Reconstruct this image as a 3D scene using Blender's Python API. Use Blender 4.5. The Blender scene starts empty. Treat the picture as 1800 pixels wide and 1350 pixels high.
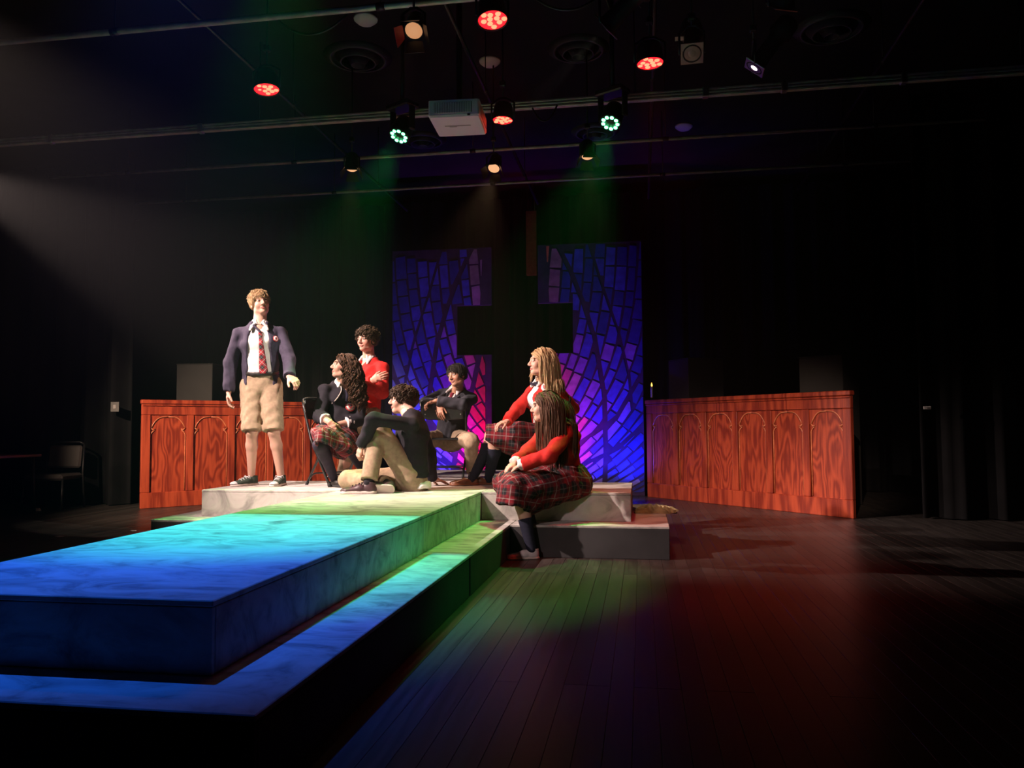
import bpy, math, random
import numpy as np
from mathutils import Vector, Matrix
random.seed(7)
SC = bpy.context.scene
COL = SC.collection
V = lambda *a: np.array(a, float)
def nrm(v): v = np.asarray(v, float); return v / max(np.linalg.norm(v), 1e-9)

# ------------------------------------------------------------ camera, world, exposure
F_PX = 1396.0
CAM = V(1.2113, -2.1266, 0.93)
_p, _r, _y = math.radians(3.14), math.radians(-0.325), math.radians(9.2)
FW = V(-math.sin(_y) * math.cos(_p), math.cos(_y) * math.cos(_p), math.sin(_p))
_rt = V(math.cos(_y), math.sin(_y), 0); _up = np.cross(_rt, FW)
RT = math.cos(_r) * _rt + math.sin(_r) * _up
UP = -math.sin(_r) * _rt + math.cos(_r) * _up
cd = bpy.data.cameras.new('camera'); cam = bpy.data.objects.new('camera', cd); COL.objects.link(cam)
cd.sensor_fit = 'HORIZONTAL'; cd.sensor_width = 36; cd.lens = F_PX / 1800 * 36; cd.clip_start = .05
cam.matrix_world = Matrix(((RT[0], UP[0], -FW[0], CAM[0]), (RT[1], UP[1], -FW[1], CAM[1]), (RT[2], UP[2], -FW[2], CAM[2]), (0, 0, 0, 1)))
SC.camera = cam
w = bpy.data.worlds.new('world'); SC.world = w; w.use_nodes = True
w.node_tree.nodes['Background'].inputs[0].default_value = (0, 0, 0, 1)
w.node_tree.nodes['Background'].inputs[1].default_value = 0
_vs = w.node_tree.nodes.new('ShaderNodeVolumeScatter'); _vs.inputs['Density'].default_value = .0038; _vs.inputs['Anisotropy'].default_value = .65
w.node_tree.links.new(_vs.outputs[0], w.node_tree.nodes['World Output'].inputs['Volume'])   # thin theatrical haze
SC.view_settings.view_transform = 'Standard'; SC.view_settings.look = 'None'
SC.view_settings.exposure = 0.0; SC.view_settings.gamma = 1.0; SC.view_settings.use_curve_mapping = False
SC.cycles.use_denoising = True; SC.cycles.use_adaptive_sampling = True; SC.cycles.adaptive_threshold = .03
SC.cycles.max_bounces = 5; SC.cycles.diffuse_bounces = 3; SC.cycles.glossy_bounces = 3; SC.cycles.volume_bounces = 0
SC.cycles.sample_clamp_indirect = 3.0
SC.cycles.caustics_reflective = False; SC.cycles.caustics_refractive = False

def look(o, aim):
    d = Vector(aim) - o.location
    o.rotation_euler = d.to_track_quat('-Z', 'Y').to_euler()
def spot(name, loc, aim, color, watts, angle, blend=.5, size=.06, square=False, rotz=None):
    l = bpy.data.lights.new(name, 'SPOT'); o = bpy.data.objects.new(name, l); COL.objects.link(o)
    o.location = loc; l.color = color; l.energy = watts; l.spot_size = math.radians(angle); l.spot_blend = blend
    l.shadow_soft_size = size; l.use_square = square
    look(o, aim)
    if rotz is not None: o.rotation_euler = (0, 0, rotz)
    return o
WARM = (1.0, .74, .66)
def gobo(o, far=None, soft=.03):
    """framing shutter inside the lamp: cuts the beam where local y/-z exceeds far"""
    l = o.data; l.use_nodes = True; nt = l.node_tree; em = nt.nodes['Emission']
    tc = nt.nodes.new('ShaderNodeTexCoord'); sx = nt.nodes.new('ShaderNodeSeparateXYZ'); nt.links.new(tc.outputs['Normal'], sx.inputs[0])
    ab = nt.nodes.new('ShaderNodeMath'); ab.operation = 'ABSOLUTE'; nt.links.new(sx.outputs['Z'], ab.inputs[0])
    dv = nt.nodes.new('ShaderNodeMath'); dv.operation = 'DIVIDE'; nt.links.new(sx.outputs['Y'], dv.inputs[0]); nt.links.new(ab.outputs[0], dv.inputs[1])
    mr = nt.nodes.new('ShaderNodeMapRange'); mr.inputs['From Min'].default_value = far - soft; mr.inputs['From Max'].default_value = far; mr.inputs['To Min'].default_value = 1; mr.inputs['To Max'].default_value = 0
    nt.links.new(dv.outputs[0], mr.inputs['Value']); nt.links.new(mr.outputs[0], em.inputs['Strength'])
# main white profile spot in the front left corner, and a low side spot across the stage
spot('key_spot', (-3.6, 1.7, 3.9), (-.85, 4.2, .9), WARM, 3000, 50, .9, .04)
spot('side_spot', (-5.6, 4.45, 3.55), (1.2, 4.8, .3), WARM, 2100, 32, .6, .04)
# added soft fill from the front, and two added spots for the pew fronts
spot('front_fill', (-1.9, -3.4, 4.3), (.1, 4.1, .7), (1.0, .74, .70), 620, 30, 1.0, .2)
spot('pew_spot', (-4.3, -1.2, 4.2), (-3.7, 7.4, .55), (1, .72, .52), 6200, 27, .9, .04)
spot('pew_spot', (1.0, -1.8, 4.2), (2.75, 7.2, .6), (1, .70, .52), 1900, 15.5, .8, .04)
# coloured wash above the runway, its upstage edge framed on the platform seam
YSEAM = 2.205
for nm, x, y, c, e, an, bl in (('runway_blue', -.85, 1.15, (.015, .14, 1.0), 920, 56, 1.0), ('runway_teal', -.7, 1.85, (.06, 1.0, .22), 900, 46, 1.0)):
    o = spot(nm, (x, y, 3.95), (x, y, 0), c, e, an, bl, .012, rotz=0.0); gobo(o, (YSEAM - y) / (3.95 - .442), .02)
# uplights on the floor behind the platform, washing the painted flats
for x, ax, c, e, an in ((-2.2, -2.15, (.02, .02, 1.0), 130, 110), (-1.55, -1.6, (.05, .008, 1.0), 140, 105), (-1.02, -1.12, (1.0, .0, .34), 170, 82), (.02, .14, (1.0, .0, .34), 170, 82), (.5, .55, (.07, .008, 1.0), 140, 105), (1.08, 1.05, (.02, .02, 1.0), 130, 110)):
    spot('flat_uplight', (x, 8.36, .14), (ax, 8.72, .80), c, e * .68, an - 2, .95, .08)

# ------------------------------------------------------------ mesh helpers
def tag(o, label=None, cat=None, group=None, kind=None):
    if label: o['label'] = label
    if cat: o['category'] = cat
    if group: o['group'] = group
    if kind: o['kind'] = kind
    return o
def empty(name, loc=(0, 0, 0), rz=0):
    o = bpy.data.objects.new(name, None); COL.objects.link(o)
    o.empty_display_size = .1; o.location = loc; o.rotation_euler = (0, 0, rz); return o
def put(name, me, parent=None, mw=None):
    o = bpy.data.objects.new(name, me); COL.objects.link(o)
    if parent is not None: o.parent = parent
    return o
class MB:
    """collects boxes, tubes and lathes; build() links them as one mesh object"""
    def __init__(s): s.v = []; s.f = []; s.sm = []
    def add(s, vs, fs, smooth=False):
        n = len(s.v); s.v += [tuple(map(float, q)) for q in vs]; s.f += [tuple(i + n for i in f) for f in fs]; s.sm += [smooth] * len(fs)
        return s
    def box(s, c, d, R=None):
        c = np.array(c, float); h = np.array(d, float) / 2; R = np.eye(3) if R is None else np.array(R)
        vs = [c + R @ (h * V(x, y, z)) for x in (-1, 1) for y in (-1, 1) for z in (-1, 1)]
        return s.add(vs, [(0, 1, 3, 2), (4, 6, 7, 5), (0, 4, 5, 1), (2, 3, 7, 6), (0, 2, 6, 4), (1, 5, 7, 3)])
    def bbox(s, c, d, b=.01, R=None):
        """box with chamfered edges"""
        c = np.array(c, float); h = np.array(d, float) / 2; R = np.eye(3) if R is None else np.array(R); b = min(b, *(h * .9))
        vs = []; idx = {}
        for x in (-1, 1):
            for y in (-1, 1):
                for z in (-1, 1):
                    for a in range(3):
                        q = h - b; q = q.copy(); q[a] = h[a]; idx[(x, y, z, a)] = len(vs); vs.append(c + R @ (q * V(x, y, z)))
        fs = []
        for a in range(3):
            o1, o2 = [i for i in range(3) if i != a]
            for sg in (-1, 1):
                def k(u, w):
                    t = [0, 0, 0]; t[a] = sg; t[o1] = u; t[o2] = w; return idx[(*t, a)]
                fs.append((k(-1, -1), k(1, -1), k(1, 1), k(-1, 1)))
            for u in (-1, 1):
                for w_ in (-1, 1):
                    t = [0, 0, 0]; t[o1] = u; t[o2] = w_
                    t0 = list(t); t0[a] = -1; t1 = list(t); t1[a] = 1
                    fs.append((idx[(*t0, o1)], idx[(*t1, o1)], idx[(*t1, o2)], idx[(*t0, o2)]))
        for x in (-1, 1):
            for y in (-1, 1):
                for z in (-1, 1): fs.append(tuple(idx[(x, y, z, a)] for a in range(3)))
        return s.add(vs, fs)
    def tube(s, pts, r, n=8, cap=True, smooth=True):
        pts = [np.array(q, float) for q in pts]; m = len(pts); rs = [r] * m if np.isscalar(r) else r
        vs = []; fs = []; prev = None
        for i, q in enumerate(pts):
            t = nrm(pts[min(i + 1, m - 1)] - pts[max(i - 1, 0)])
            if prev is None: u = nrm(np.cross(t, V(0, 0, 1) if abs(t[2]) < .9 else V(1, 0, 0)))
            else: u = nrm(prev - t * (prev @ t))
            prev = u; w_ = np.cross(t, u)
            for k in range(n):
                a = 2 * math.pi * k / n; vs.append(q + rs[i] * (math.cos(a) * u + math.sin(a) * w_))
        for i in range(m - 1):
            for k in range(n):
                k2 = (k + 1) % n; fs.append((i * n + k, i * n + k2, (i + 1) * n + k2, (i + 1) * n + k))
        if cap: fs += [tuple(range(n))[::-1], tuple((m - 1) * n + k for k in range(n))]
        return s.add(vs, fs, smooth)
    def lathe(s, c, axis, prof, n=20, smooth=True):
        """prof: list of (distance along axis, radius)"""
        c = np.array(c, float); t = nrm(axis); u = nrm(np.cross(t, V(0, 0, 1) if abs(t[2]) < .9 else V(1, 0, 0))); w_ = np.cross(t, u)
        vs = []; fs = []
        for d, r in prof:
            for k in range(n):
                a = 2 * math.pi * k / n; vs.append(c + t * d + r * (math.cos(a) * u + math.sin(a) * w_))
        for i in range(len(prof) - 1):
            for k in range(n):
                k2 = (k + 1) % n; fs.append((i * n + k, i * n + k2, (i + 1) * n + k2, (i + 1) * n + k))
        fs += [tuple(range(n))[::-1], tuple((len(prof) - 1) * n + k for k in range(n))]
        return s.add(vs, fs, smooth)
    def prism(s, poly, fr, d):
        """poly in 2-D, fr(u, v, w) -> 3-D, extruded from w=0 to w=d"""
        n = len(poly); vs = [fr(u, v, 0) for u, v in poly] + [fr(u, v, d) for u, v in poly]
        fs = [tuple(range(n))[::-1], tuple(range(n, 2 * n))] + [(i, (i + 1) % n, n + (i + 1) % n, n + i) for i in range(n)]
        return s.add(vs, fs)
    def mesh(s, name, m):
        me = bpy.data.meshes.new(name); me.from_pydata(s.v, [], s.f)
        me.polygons.foreach_set('use_smooth', s.sm); m and me.materials.append(m); me.update(); return me
    def build(s, name, m, parent=None): return put(name, s.mesh(name, m), parent)

# ------------------------------------------------------------ materials
def newmat(name):
    m = bpy.data.materials.new(name); m.use_nodes = True; nt = m.node_tree; return m, nt, nt.nodes['Principled BSDF']
def nd(nt, t, **kw):
    n = nt.nodes.new(t)
    for k, v_ in kw.items():
        if hasattr(n, k): setattr(n, k, v_)
        else: n.inputs[k].default_value = v_
    return n
def mat(name, col, rough=.6, metal=0, var=.0, scale=20, bump=0, bscale=200, spec=.5, emit=None, est=0):
    m, nt, b = newmat(name)
    b.inputs['Base Color'].default_value = (*col, 1); b.inputs['Roughness'].default_value = rough
    b.inputs['Metallic'].default_value = metal; b.inputs['Specular IOR Level'].default_value = spec
    tc = nd(nt, 'ShaderNodeTexCoord')
    if var:
        nz = nd(nt, 'ShaderNodeTexNoise'); nz.inputs['Scale'].default_value = scale; nz.inputs['Detail'].default_value = 4
        nt.links.new(tc.outputs['Object'], nz.inputs['Vector'])
        cr = nd(nt, 'ShaderNodeValToRGB'); e = cr.color_ramp.elements
        e[0].position = .3; e[1].position = .7
        e[0].color = (*[c * (1 - var) for c in col], 1); e[1].color = (*[min(1, c * (1 + var)) for c in col], 1)
        nt.links.new(nz.outputs['Fac'], cr.inputs[0]); nt.links.new(cr.outputs[0], b.inputs['Base Color'])
    if bump:
        n2 = nd(nt, 'ShaderNodeTexNoise'); n2.inputs['Scale'].default_value = bscale; n2.inputs['Detail'].default_value = 3
        nt.links.new(tc.outputs['Object'], n2.inputs['Vector'])
        bp = nd(nt, 'ShaderNodeBump'); bp.inputs['Strength'].default_value = bump; bp.inputs['Distance'].default_value = .004
        nt.links.new(n2.outputs['Fac'], bp.inputs['Height']); nt.links.new(bp.outputs[0], b.inputs['Normal'])
    if emit: b.inputs['Emission Color'].default_value = (*emit, 1); b.inputs['Emission Strength'].default_value = est
    return m
M = {}
M['black'] = mat('black_drape', (.0075, .0075, .008), .95, var=.3, scale=3, spec=.1)
M['wall'] = mat('black_paint', (.008, .008, .009), .9, var=.2, scale=2, spec=.2)
M['ceiling'] = mat('ceiling_black', (.012, .012, .013), .8, var=.3, scale=3, spec=.2)
M['iron'] = mat('black_iron', (.02, .02, .022), .45, metal=.3, var=.2, scale=30)
M['pipe'] = mat('grey_pipe', (.42, .40, .36), .45, metal=.2, var=.25, scale=9)
M['steel'] = mat('bright_steel', (.5, .5, .5), .35, metal=.9)
M['chairmetal'] = mat('chair_enamel', (.012, .013, .013), .3, spec=.6)
M['rubber'] = mat('rubber', (.02, .02, .02), .8)
M['projwhite'] = mat('projector_white', (.86, .82, .86), .5); M['ventgrey'] = mat('vent_grey', (.055, .055, .06), .6)
M['projgrille'] = mat('projector_grille', (.33, .31, .30), .6)
M['ink'] = mat('dark_ink', (.06, .06, .07), .6)
M['dimwhite'] = mat('grey_plastic', (.14, .135, .13), .5)
M['white'] = mat('white_plastic', (.7, .68, .64), .5)
M['vinyl'] = mat('grey_vinyl', (.10, .09, .085), .35)
M['boxgrey'] = mat('box_grey', (.026, .024, .023), .9, var=.1, scale=5)
M['brown'] = mat('brown_batten', (.12, .06, .03), .7, var=.2)
M['wax'] = mat('candle_wax', (.7, .62, .55), .5)
M['flame'] = mat('candle_flame', (1, .5, .1), .5, emit=(1.0, .45, .05), est=6)
M['tablewood'] = mat('table_edge', (.30, .14, .10), .4)

def platform_mat():
    m, nt, b = newmat('painted_platform'); b.inputs['Roughness'].default_value = .75; b.inputs['Specular IOR Level'].default_value = .25
    tc = nd(nt, 'ShaderNodeTexCoord')
    mp = nd(nt, 'ShaderNodeMapping'); mp.inputs['Scale'].default_value = (1.0, 1.9, 1.4); mp.inputs['Rotation'].default_value = (.2, 0, .5)
    nt.links.new(tc.outputs['Object'], mp.inputs[0])
    nz = nd(nt, 'ShaderNodeTexNoise'); nz.inputs['Scale'].default_value = 3.2; nz.inputs['Detail'].default_value = 9; nz.inputs['Roughness'].default_value = .62; nz.inputs['Distortion'].default_value = 1.6
    nt.links.new(mp.outputs[0], nz.inputs['Vector'])
    cr = nd(nt, 'ShaderNodeValToRGB'); e = cr.color_ramp.elements
    e[0].position = .30; e[0].color = (.20, .185, .18, 1); e[1].position = .52; e[1].color = (.50, .47, .44, 1)
    e2 = cr.color_ramp.elements.new(.72); e2.color = (.62, .59, .56, 1)
    nt.links.new(nz.outputs['Fac'], cr.inputs[0]); nt.links.new(cr.outputs[0], b.inputs['Base Color'])
    return m
M['platform'] = platform_mat(); M['riserdark'] = mat('dark_riser_paint', (.055, .053, .056), .8, var=.2, scale=4, spec=.2)

def oak(name, seed, panel=True):
    m, nt, b = newmat(name); b.inputs['Roughness'].default_value = .38; b.inputs['Specular IOR Level'].default_value = .4
    tc = nd(nt, 'ShaderNodeTexCoord')
    mp = nd(nt, 'ShaderNodeMapping'); mp.inputs['Location'].default_value = (seed * 3.1, seed * 1.7, seed * .9)
    mp.inputs['Scale'].default_value = (1.0, 1.0, .26) if panel else (1, 1, .12)
    nt.links.new(tc.outputs['Object'], mp.inputs[0])
    n0 = nd(nt, 'ShaderNodeTexNoise'); n0.inputs['Scale'].default_value = 3.6 if panel else 3; n0.inputs['Detail'].default_value = 2
    nt.links.new(mp.outputs[0], n0.inputs['Vector'])
    mul = nd(nt, 'ShaderNodeMath', operation='MULTIPLY'); mul.inputs[1].default_value = 95 if panel else 45
    nt.links.new(n0.outputs['Fac'], mul.inputs[0])
    sn = nd(nt, 'ShaderNodeMath', operation='SINE'); nt.links.new(mul.outputs[0], sn.inputs[0])
    n1 = nd(nt, 'ShaderNodeTexNoise'); n1.inputs['Scale'].default_value = 60; n1.inputs['Detail'].default_value = 5
    m2 = nd(nt, 'ShaderNodeMapping'); m2.inputs['Scale'].default_value = (1, 1, .06); nt.links.new(tc.outputs['Object'], m2.inputs[0]); nt.links.new(m2.outputs[0], n1.inputs['Vector'])
    ad = nd(nt, 'ShaderNodeMath', operation='MULTIPLY_ADD'); ad.inputs[1].default_value = .22; nt.links.new(sn.outputs[0], ad.inputs[0]); nt.links.new(n1.outputs['Fac'], ad.inputs[2])
    cr = nd(nt, 'ShaderNodeValToRGB'); e = cr.color_ramp.elements
    e[0].position = .28; e[0].color = (.20, .024, .012, 1); e[1].position = .75; e[1].color = (.42, .066, .026, 1)
    nt.links.new(ad.outputs[0], cr.inputs[0]); nt.links.new(cr.outputs[0], b.inputs['Base Color'])
    return m
M['oakhighlight'] = mat('oak_highlight', (.55, .17, .075), .4, var=.3, scale=18); M['oak'] = oak('stained_oak_panel', 1); M['oakrail'] = oak('stained_oak_rail', 2, False)  # lighter tone paints edge highlights onto the arch mouldings

def floor_mat():
    m, nt, b = newmat('dark_floorboards'); b.inputs['Roughness'].default_value = .36; b.inputs['Specular IOR Level'].default_value = .35
    tc = nd(nt, 'ShaderNodeTexCoord'); oi = nd(nt, 'ShaderNodeObjectInfo')
    mp = nd(nt, 'ShaderNodeMapping'); mp.inputs['Scale'].default_value = (14, .9, 1); nt.links.new(tc.outputs['Object'], mp.inputs[0])
    ad = nd(nt, 'ShaderNodeVectorMath', operation='ADD'); nt.links.new(mp.outputs[0], ad.inputs[0]); nt.links.new(oi.outputs['Location'], ad.inputs[1])
    nz = nd(nt, 'ShaderNodeTexNoise'); nz.inputs['Scale'].default_value = 3; nz.inputs['Detail'].default_value = 7; nt.links.new(ad.outputs[0], nz.inputs['Vector'])
    cr = nd(nt, 'ShaderNodeValToRGB'); e = cr.color_ramp.elements
    e[0].position = .3; e[0].color = (.028, .024, .022, 1); e[1].position = .75; e[1].color = (.066, .058, .052, 1)
    nt.links.new(nz.outputs['Fac'], cr.inputs[0])
    hs = nd(nt, 'ShaderNodeHueSaturation'); mr = nd(nt, 'ShaderNodeMapRange'); mr.inputs['To Min'].default_value = .75; mr.inputs['To Max'].default_value = 1.3
    nt.links.new(oi.outputs['Random'], mr.inputs[0]); nt.links.new(mr.outputs[0], hs.inputs['Value']); nt.links.new(cr.outputs[0], hs.inputs['Color']); nt.links.new(hs.outputs[0], b.inputs['Base Color'])
    r2 = nd(nt, 'ShaderNodeMapRange'); r2.inputs['To Min'].default_value = .28; r2.inputs['To Max'].default_value = .46
    nt.links.new(nz.outputs['Fac'], r2.inputs[0]); nt.links.new(r2.outputs[0], b.inputs['Roughness'])
    return m
M['floor'] = floor_mat()
M['floorgap'] = mat('floor_joint', (.03, .028, .026), .5)

# ------------------------------------------------------------ room shell
X0, X1, Y0, Y1, ZC = -8.6, 7.6, -4.6, 10.4, 4.6
fl = MB().box(((X0 + X1) / 2, (Y0 + Y1) / 2, -.06), (X1 - X0, Y1 - Y0, .1)).build('floor', M['floorgap'])
tag(fl, kind='structure')
PW = .0835
pl_me = [MB().bbox((0, 0, -.005), (PW - .0012, ln - .002, .01), .0007).mesh('plank', M['floor']) for ln in (4.0, 6.2, 8.0)]
x = -6.05
while x < 6.0:
    i = random.choice((0, 1)); ys = -3.2
    for k, ln in ((i, (4.0, 6.2)[i]), (2, 8.0)):
        o = put('plank', pl_me[k], fl); o.location = (x, ys + ln / 2, 0); ys += ln
    x += PW
side = [MB().box((-7.4, 2.9, -.005), (2.6, 15, .01)), MB().box((6.9, 2.9, -.005), (1.6, 15, .01))]
for s_ in side: tag(s_.build('plank_field', M['floor'], fl), kind='stuff')
tag(MB().box(((X0 + X1) / 2, (Y0 + Y1) / 2, ZC + .05), (X1 - X0, Y1 - Y0, .1)).build('ceiling', M['ceiling']), kind='structure')
tag(MB().box((X0 - .05, (Y0 + Y1) / 2, ZC / 2), (.1, Y1 - Y0, ZC)).build('wall_left', M['wall']), kind='structure')
tag(MB().box((X1 + .05, (Y0 + Y1) / 2, ZC / 2), (.1, Y1 - Y0, ZC)).build('wall_right', M['wall']), kind='structure')
tag(MB().box(((X0 + X1) / 2, Y1 + .05, ZC / 2), (X1 - X0, .1, ZC)).build('wall_back', M['wall']), kind='structure')
tag(MB().box(((X0 + X1) / 2, Y0 - .05, ZC / 2), (X1 - X0, .1, ZC)).build('wall_front', M['wall']), kind='structure')

def drape(x0, x1, y, z1, label, amp=.09, wl=.34, turn=0):
    n = int((x1 - x0) / .028); mb = MB(); vs = []
    rr = random.Random(int(x0 * 10)); ph = [rr.uniform(0, 6) for _ in range(4)]
    def yy(xx, zz):
        t = zz / z1
        return y + amp * (1 - .35 * t) * (math.sin(2 * math.pi * xx / wl + .9 * math.sin(1.7 * xx + ph[0]) + ph[1]) + .4 * math.sin(2 * math.pi * xx / (wl * .43) + ph[2]))
    zs = (.012, .9, 2.2, z1)
    for dy in (0, .008):
        for z in zs:
            for i in range(n + 1):
                xx = x0 + (x1 - x0) * i / n; vs.append((xx, yy(xx, z) + dy, z))
    N = n + 1; fs = []; L = len(zs)
    for s0, fl_ in ((0, 1), (L * N, 0)):
        for j in range(L - 1):
            for i in range(n):
                q = (s0 + j * N + i, s0 + j * N + i + 1, s0 + (j + 1) * N + i + 1, s0 + (j + 1) * N + i); fs.append(q if fl_ else q[::-1])
    for j in range(L - 1):
        for i, r_ in ((0, 0), (n, 1)):
            q = (j * N + i, (j + 1) * N + i, L * N + (j + 1) * N + i, L * N + j * N + i); fs.append(q)
    mb.add(vs, fs, True)
    return tag(mb.build('curtain', M['black']), label, 'curtain')
drape(-6.0, 5.6, 9.75, 4.45, 'long black curtain hanging across the back behind the stained glass flats')
drape(-8.3, -5.08, 6.85, 4.3, 'black pleated curtain on the left behind the padded chair', .10, .4)
drape(3.95, 7.4, 6.35, 4.3, 'black pleated curtain on the right beyond the wood panelled pew front', .09, .38)

# ------------------------------------------------------------ cross-shaped platform, two tiers
W_, L_, C_, R_, R2_, D_ = 1.145, 3.846, 1.106, 1.13, 1.158, .268
ZL, ZU, YT, YS = .230, .442, 6.93, 2.205
def deck(name, label, x0, x1, y0, y1, z0, z1, sides):
    t = empty(name, ((x0 + x1) / 2, (y0 + y1) / 2, z0)); tag(t, label, 'platform')
    cx, cy = (x0 + x1) / 2, (y0 + y1) / 2; th = .018
    MB().bbox((0, 0, z1 - z0 - th / 2), (x1 - x0, y1 - y0, th), .003).build('top_panel', M['platform'], t)
    g = .0015; h = z1 - z0 - th - g
    for s_ in sides:
        if s_ == 'f': c, d = (0, -(y1 - y0) / 2 + th / 2 + .001, h / 2), (x1 - x0 - .004, th, h)
        if s_ == 'b': c, d = (0, (y1 - y0) / 2 - th / 2 - .001, h / 2), (x1 - x0 - .004, th, h)
        if s_ == 'l': c, d = (-(x1 - x0) / 2 + th / 2 + .001, 0, h / 2), (th, y1 - y0 - .004 - 2 * th, h)
        if s_ == 'r': c, d = ((x1 - x0) / 2 - th / 2 - .001, 0, h / 2), (th, y1 - y0 - .004 - 2 * th, h)
        MB().bbox(c, d, .002).build('riser', M['platform' if z0 > .1 else 'riserdark'], t)
    return t
UA, UB = ZL + .001, ZU
deck('runway_platform', 'long front runway section of the upper tier glowing cyan and blue', -W_, 0, 0, YS - .002, UA, UB, 'fblr')
deck('platform', 'middle section of the upper tier where the boy sits on the deck', -W_, 0, YS, L_ + C_ - .002, UA, UB, 'fblr')
deck('platform', 'left arm of the upper tier under the standing boy', -W_ - R2_, -W_ - .002, L_, L_ + C_, UA, UB, 'fblr')
deck('platform', 'right arm of the upper tier where the brown-haired girl sits', .002, R_, L_, L_ + C_, UA, UB, 'fblr')
deck('platform', 'rear arm of the upper tier under the reversed chair', -W_, 0, L_ + C_ + .002, YT, UA, UB, 'fblr')
deck('step_platform', 'lower step around the front end of the runway, lit deep blue', -W_ - D_, D_, -D_, YS - .002, .001, ZL, 'fblr')
deck('step_platform', 'lower step flanking the middle of the runway, lit green', -W_ - D_, D_, YS, L_ - D_ - .002, .001, ZL, 'lrb')
deck('step_platform', 'lower step under the left arm, nearest the left pew front', -W_ - R2_ - D_, -W_ - D_ - .002, L_ - D_, L_ + C_ + D_, .001, ZL, 'fblr')
deck('step_platform', 'lower step in the middle of the crossing under the upper deck', -W_ - D_, D_, L_ - D_, L_ + C_ + D_, .001, ZL, 'fblr')
deck('step_platform', 'lower step under the right arm, carrying the heap of cloth', D_ + .002, R_ + D_, L_ - D_, L_ + C_ + D_, .001, ZL, 'fblr')
deck('step_platform', 'lower step under the rear arm of the cross', -W_ - D_, D_, L_ + C_ + D_ + .002, YT + .1, .001, ZL, 'blr')

# ------------------------------------------------------------ oak pew fronts with gothic panels
def pew(p0, p1, label, H=1.285):
    p0, p1 = V(*p0, 0), V(*p1, 0); L = np.linalg.norm(p1 - p0); a = math.atan2(*(p1 - p0)[1::-1])
    t = empty('pew_front', tuple((p0 + p1) / 2), a); tag(t, label, 'pew')
    # local frame: x along, -y towards the audience
    bw = .10; n = 6; pitch = (L - bw) / n; T = .05
    MB().bbox((0, 0, .0925), (L, T, .185), .006).build('bottom_rail', M['oakrail'], t)
    MB().bbox((0, 0, H - .115), (L, T, .13), .006).build('top_rail', M['oakrail'], t)
    MB().bbox((0, -.004, H - .025), (L + .02, T + .03, .05), .008).build('cap', M['oakrail'], t)
    MB().bbox((0, -.032, H - .065), (L, .016, .02), .006).build('moulding', M['oakrail'], t)
    z0, z1 = .186, H - .181
    for i in range(n + 1):
        x = -L / 2 + bw / 2 + i * pitch
        MB().bbox((x, 0, (z0 + z1) / 2), (bw if i in (0, n) else .085, T, z1 - z0), .006).build('stile', M['oakrail'], t)
    pw = pitch - .085
    for i in range(n):
        x = -L / 2 + bw / 2 + (i + .5) * pitch
        pnl = MB().bbox((x, .012, (z0 + z1) / 2), (pw + .012, .012, z1 - z0 + .01), .002).build('panel', M['oak'], t)
        hw = pw / 2 - .012; zs = z1 - .19; za = z1 - .02
        def arch(s_):   # pointed arch with a cusp, right half (s_=1) from shoulder to apex
            o = []
            for k in range(7):
                q = k / 6; o.append((s_ * hw * (1 - q) ** .55 * .98, zs + .035 + (za - zs - .035) * math.sin(q * math.pi / 2) ** .9))
            return o
        tr = MB(); y = -.001
        for s_ in (-1, 1):
            pts = [(x + u, y, z) for u, z in arch(s_)]
            tr.tube(pts, .008, 6)
            hook = [(x + s_ * (hw - .002), y, zs + .035), (x + s_ * (hw - .025), y, zs + .012), (x + s_ * (hw - .05), y, zs + .022)]
            tr.tube(hook, [.008, .009, .004], 6)
            sh = [(x + s_ * (hw - .045), y, zs + .006), (x + s_ * (hw - .018), y, zs - .012), (x + s_ * hw, y, zs - .045), (x + s_ * hw, y, zs - .2), (x + s_ * hw, y, z0 + .01)]
            tr.tube(sh, [.004, .007, .007, .006, .006], 6)
        tr.build('arch_moulding', M['oakhighlight'], pnl)
        sp = MB()
        for s_ in (-1, 1):
            poly = [(x + u, z) for u, z in arch(s_)] + [(x, z1), (x + s_ * (pw / 2), z1), (x + s_ * (pw / 2), zs + .035)]
            if s_ > 0: poly = poly[::-1]
            sp.prism(poly, lambda u, v, w: (u, -.006 + w, v), .014)
        sp.build('spandrel', M['oakrail'], pnl)
    return t
PR0, PR1 = (1.30, 8.66), (3.31, 6.32)
PL0, PL1 = (-4.62, 6.45), (-2.5, 8.75)
pew(PL0, PL1, 'reddish carved oak pew front on the left behind the standing boy')
pew(PR0, PR1, 'reddish carved oak pew front on the right with a candle on top')

# ------------------------------------------------------------ stained glass flats
YF, ZT = 8.80, 3.48
AX = -.517
def clip(poly, n, d):
    """keep the side n.p <= d"""
    out = []
    for i in range(len(poly)):
        a, b = poly[i], poly[(i + 1) % len(poly)]; da, db = a[0] * n[0] + a[1] * n[1] - d, b[0] * n[0] + b[1] * n[1] - d
        if da <= 0: out.append(a)
        if da * db < 0: t_ = da / (da - db); out.append((a[0] + t_ * (b[0] - a[0]), a[1] + t_ * (b[1] - a[1])))
    return out
def parea(p): return .5 * abs(sum(p[i][0] * p[(i + 1) % len(p)][1] - p[(i + 1) % len(p)][0] * p[i][1] for i in range(len(p)))) if len(p) > 2 else 0
GL = {}
def glass(key, col, v=.25):
    GL[key] = mat('glass_' + key, col, .45, var=v, scale=9, spec=.35)
glass('blue', (.06, .07, .62)); glass('deepblue', (.03, .03, .34)); glass('violet', (.24, .18, .62)); glass('pale', (.42, .36, .46)); glass('rose', (.55, .20, .30)); glass('red', (.55, .04, .10)); glass('orange', (.62, .20, .10)); glass('grey', (.30, .29, .28))
M['lead'] = mat('dark_leading', (.045, .022, .075), .7, var=.3, scale=6, spec=.2)
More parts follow.
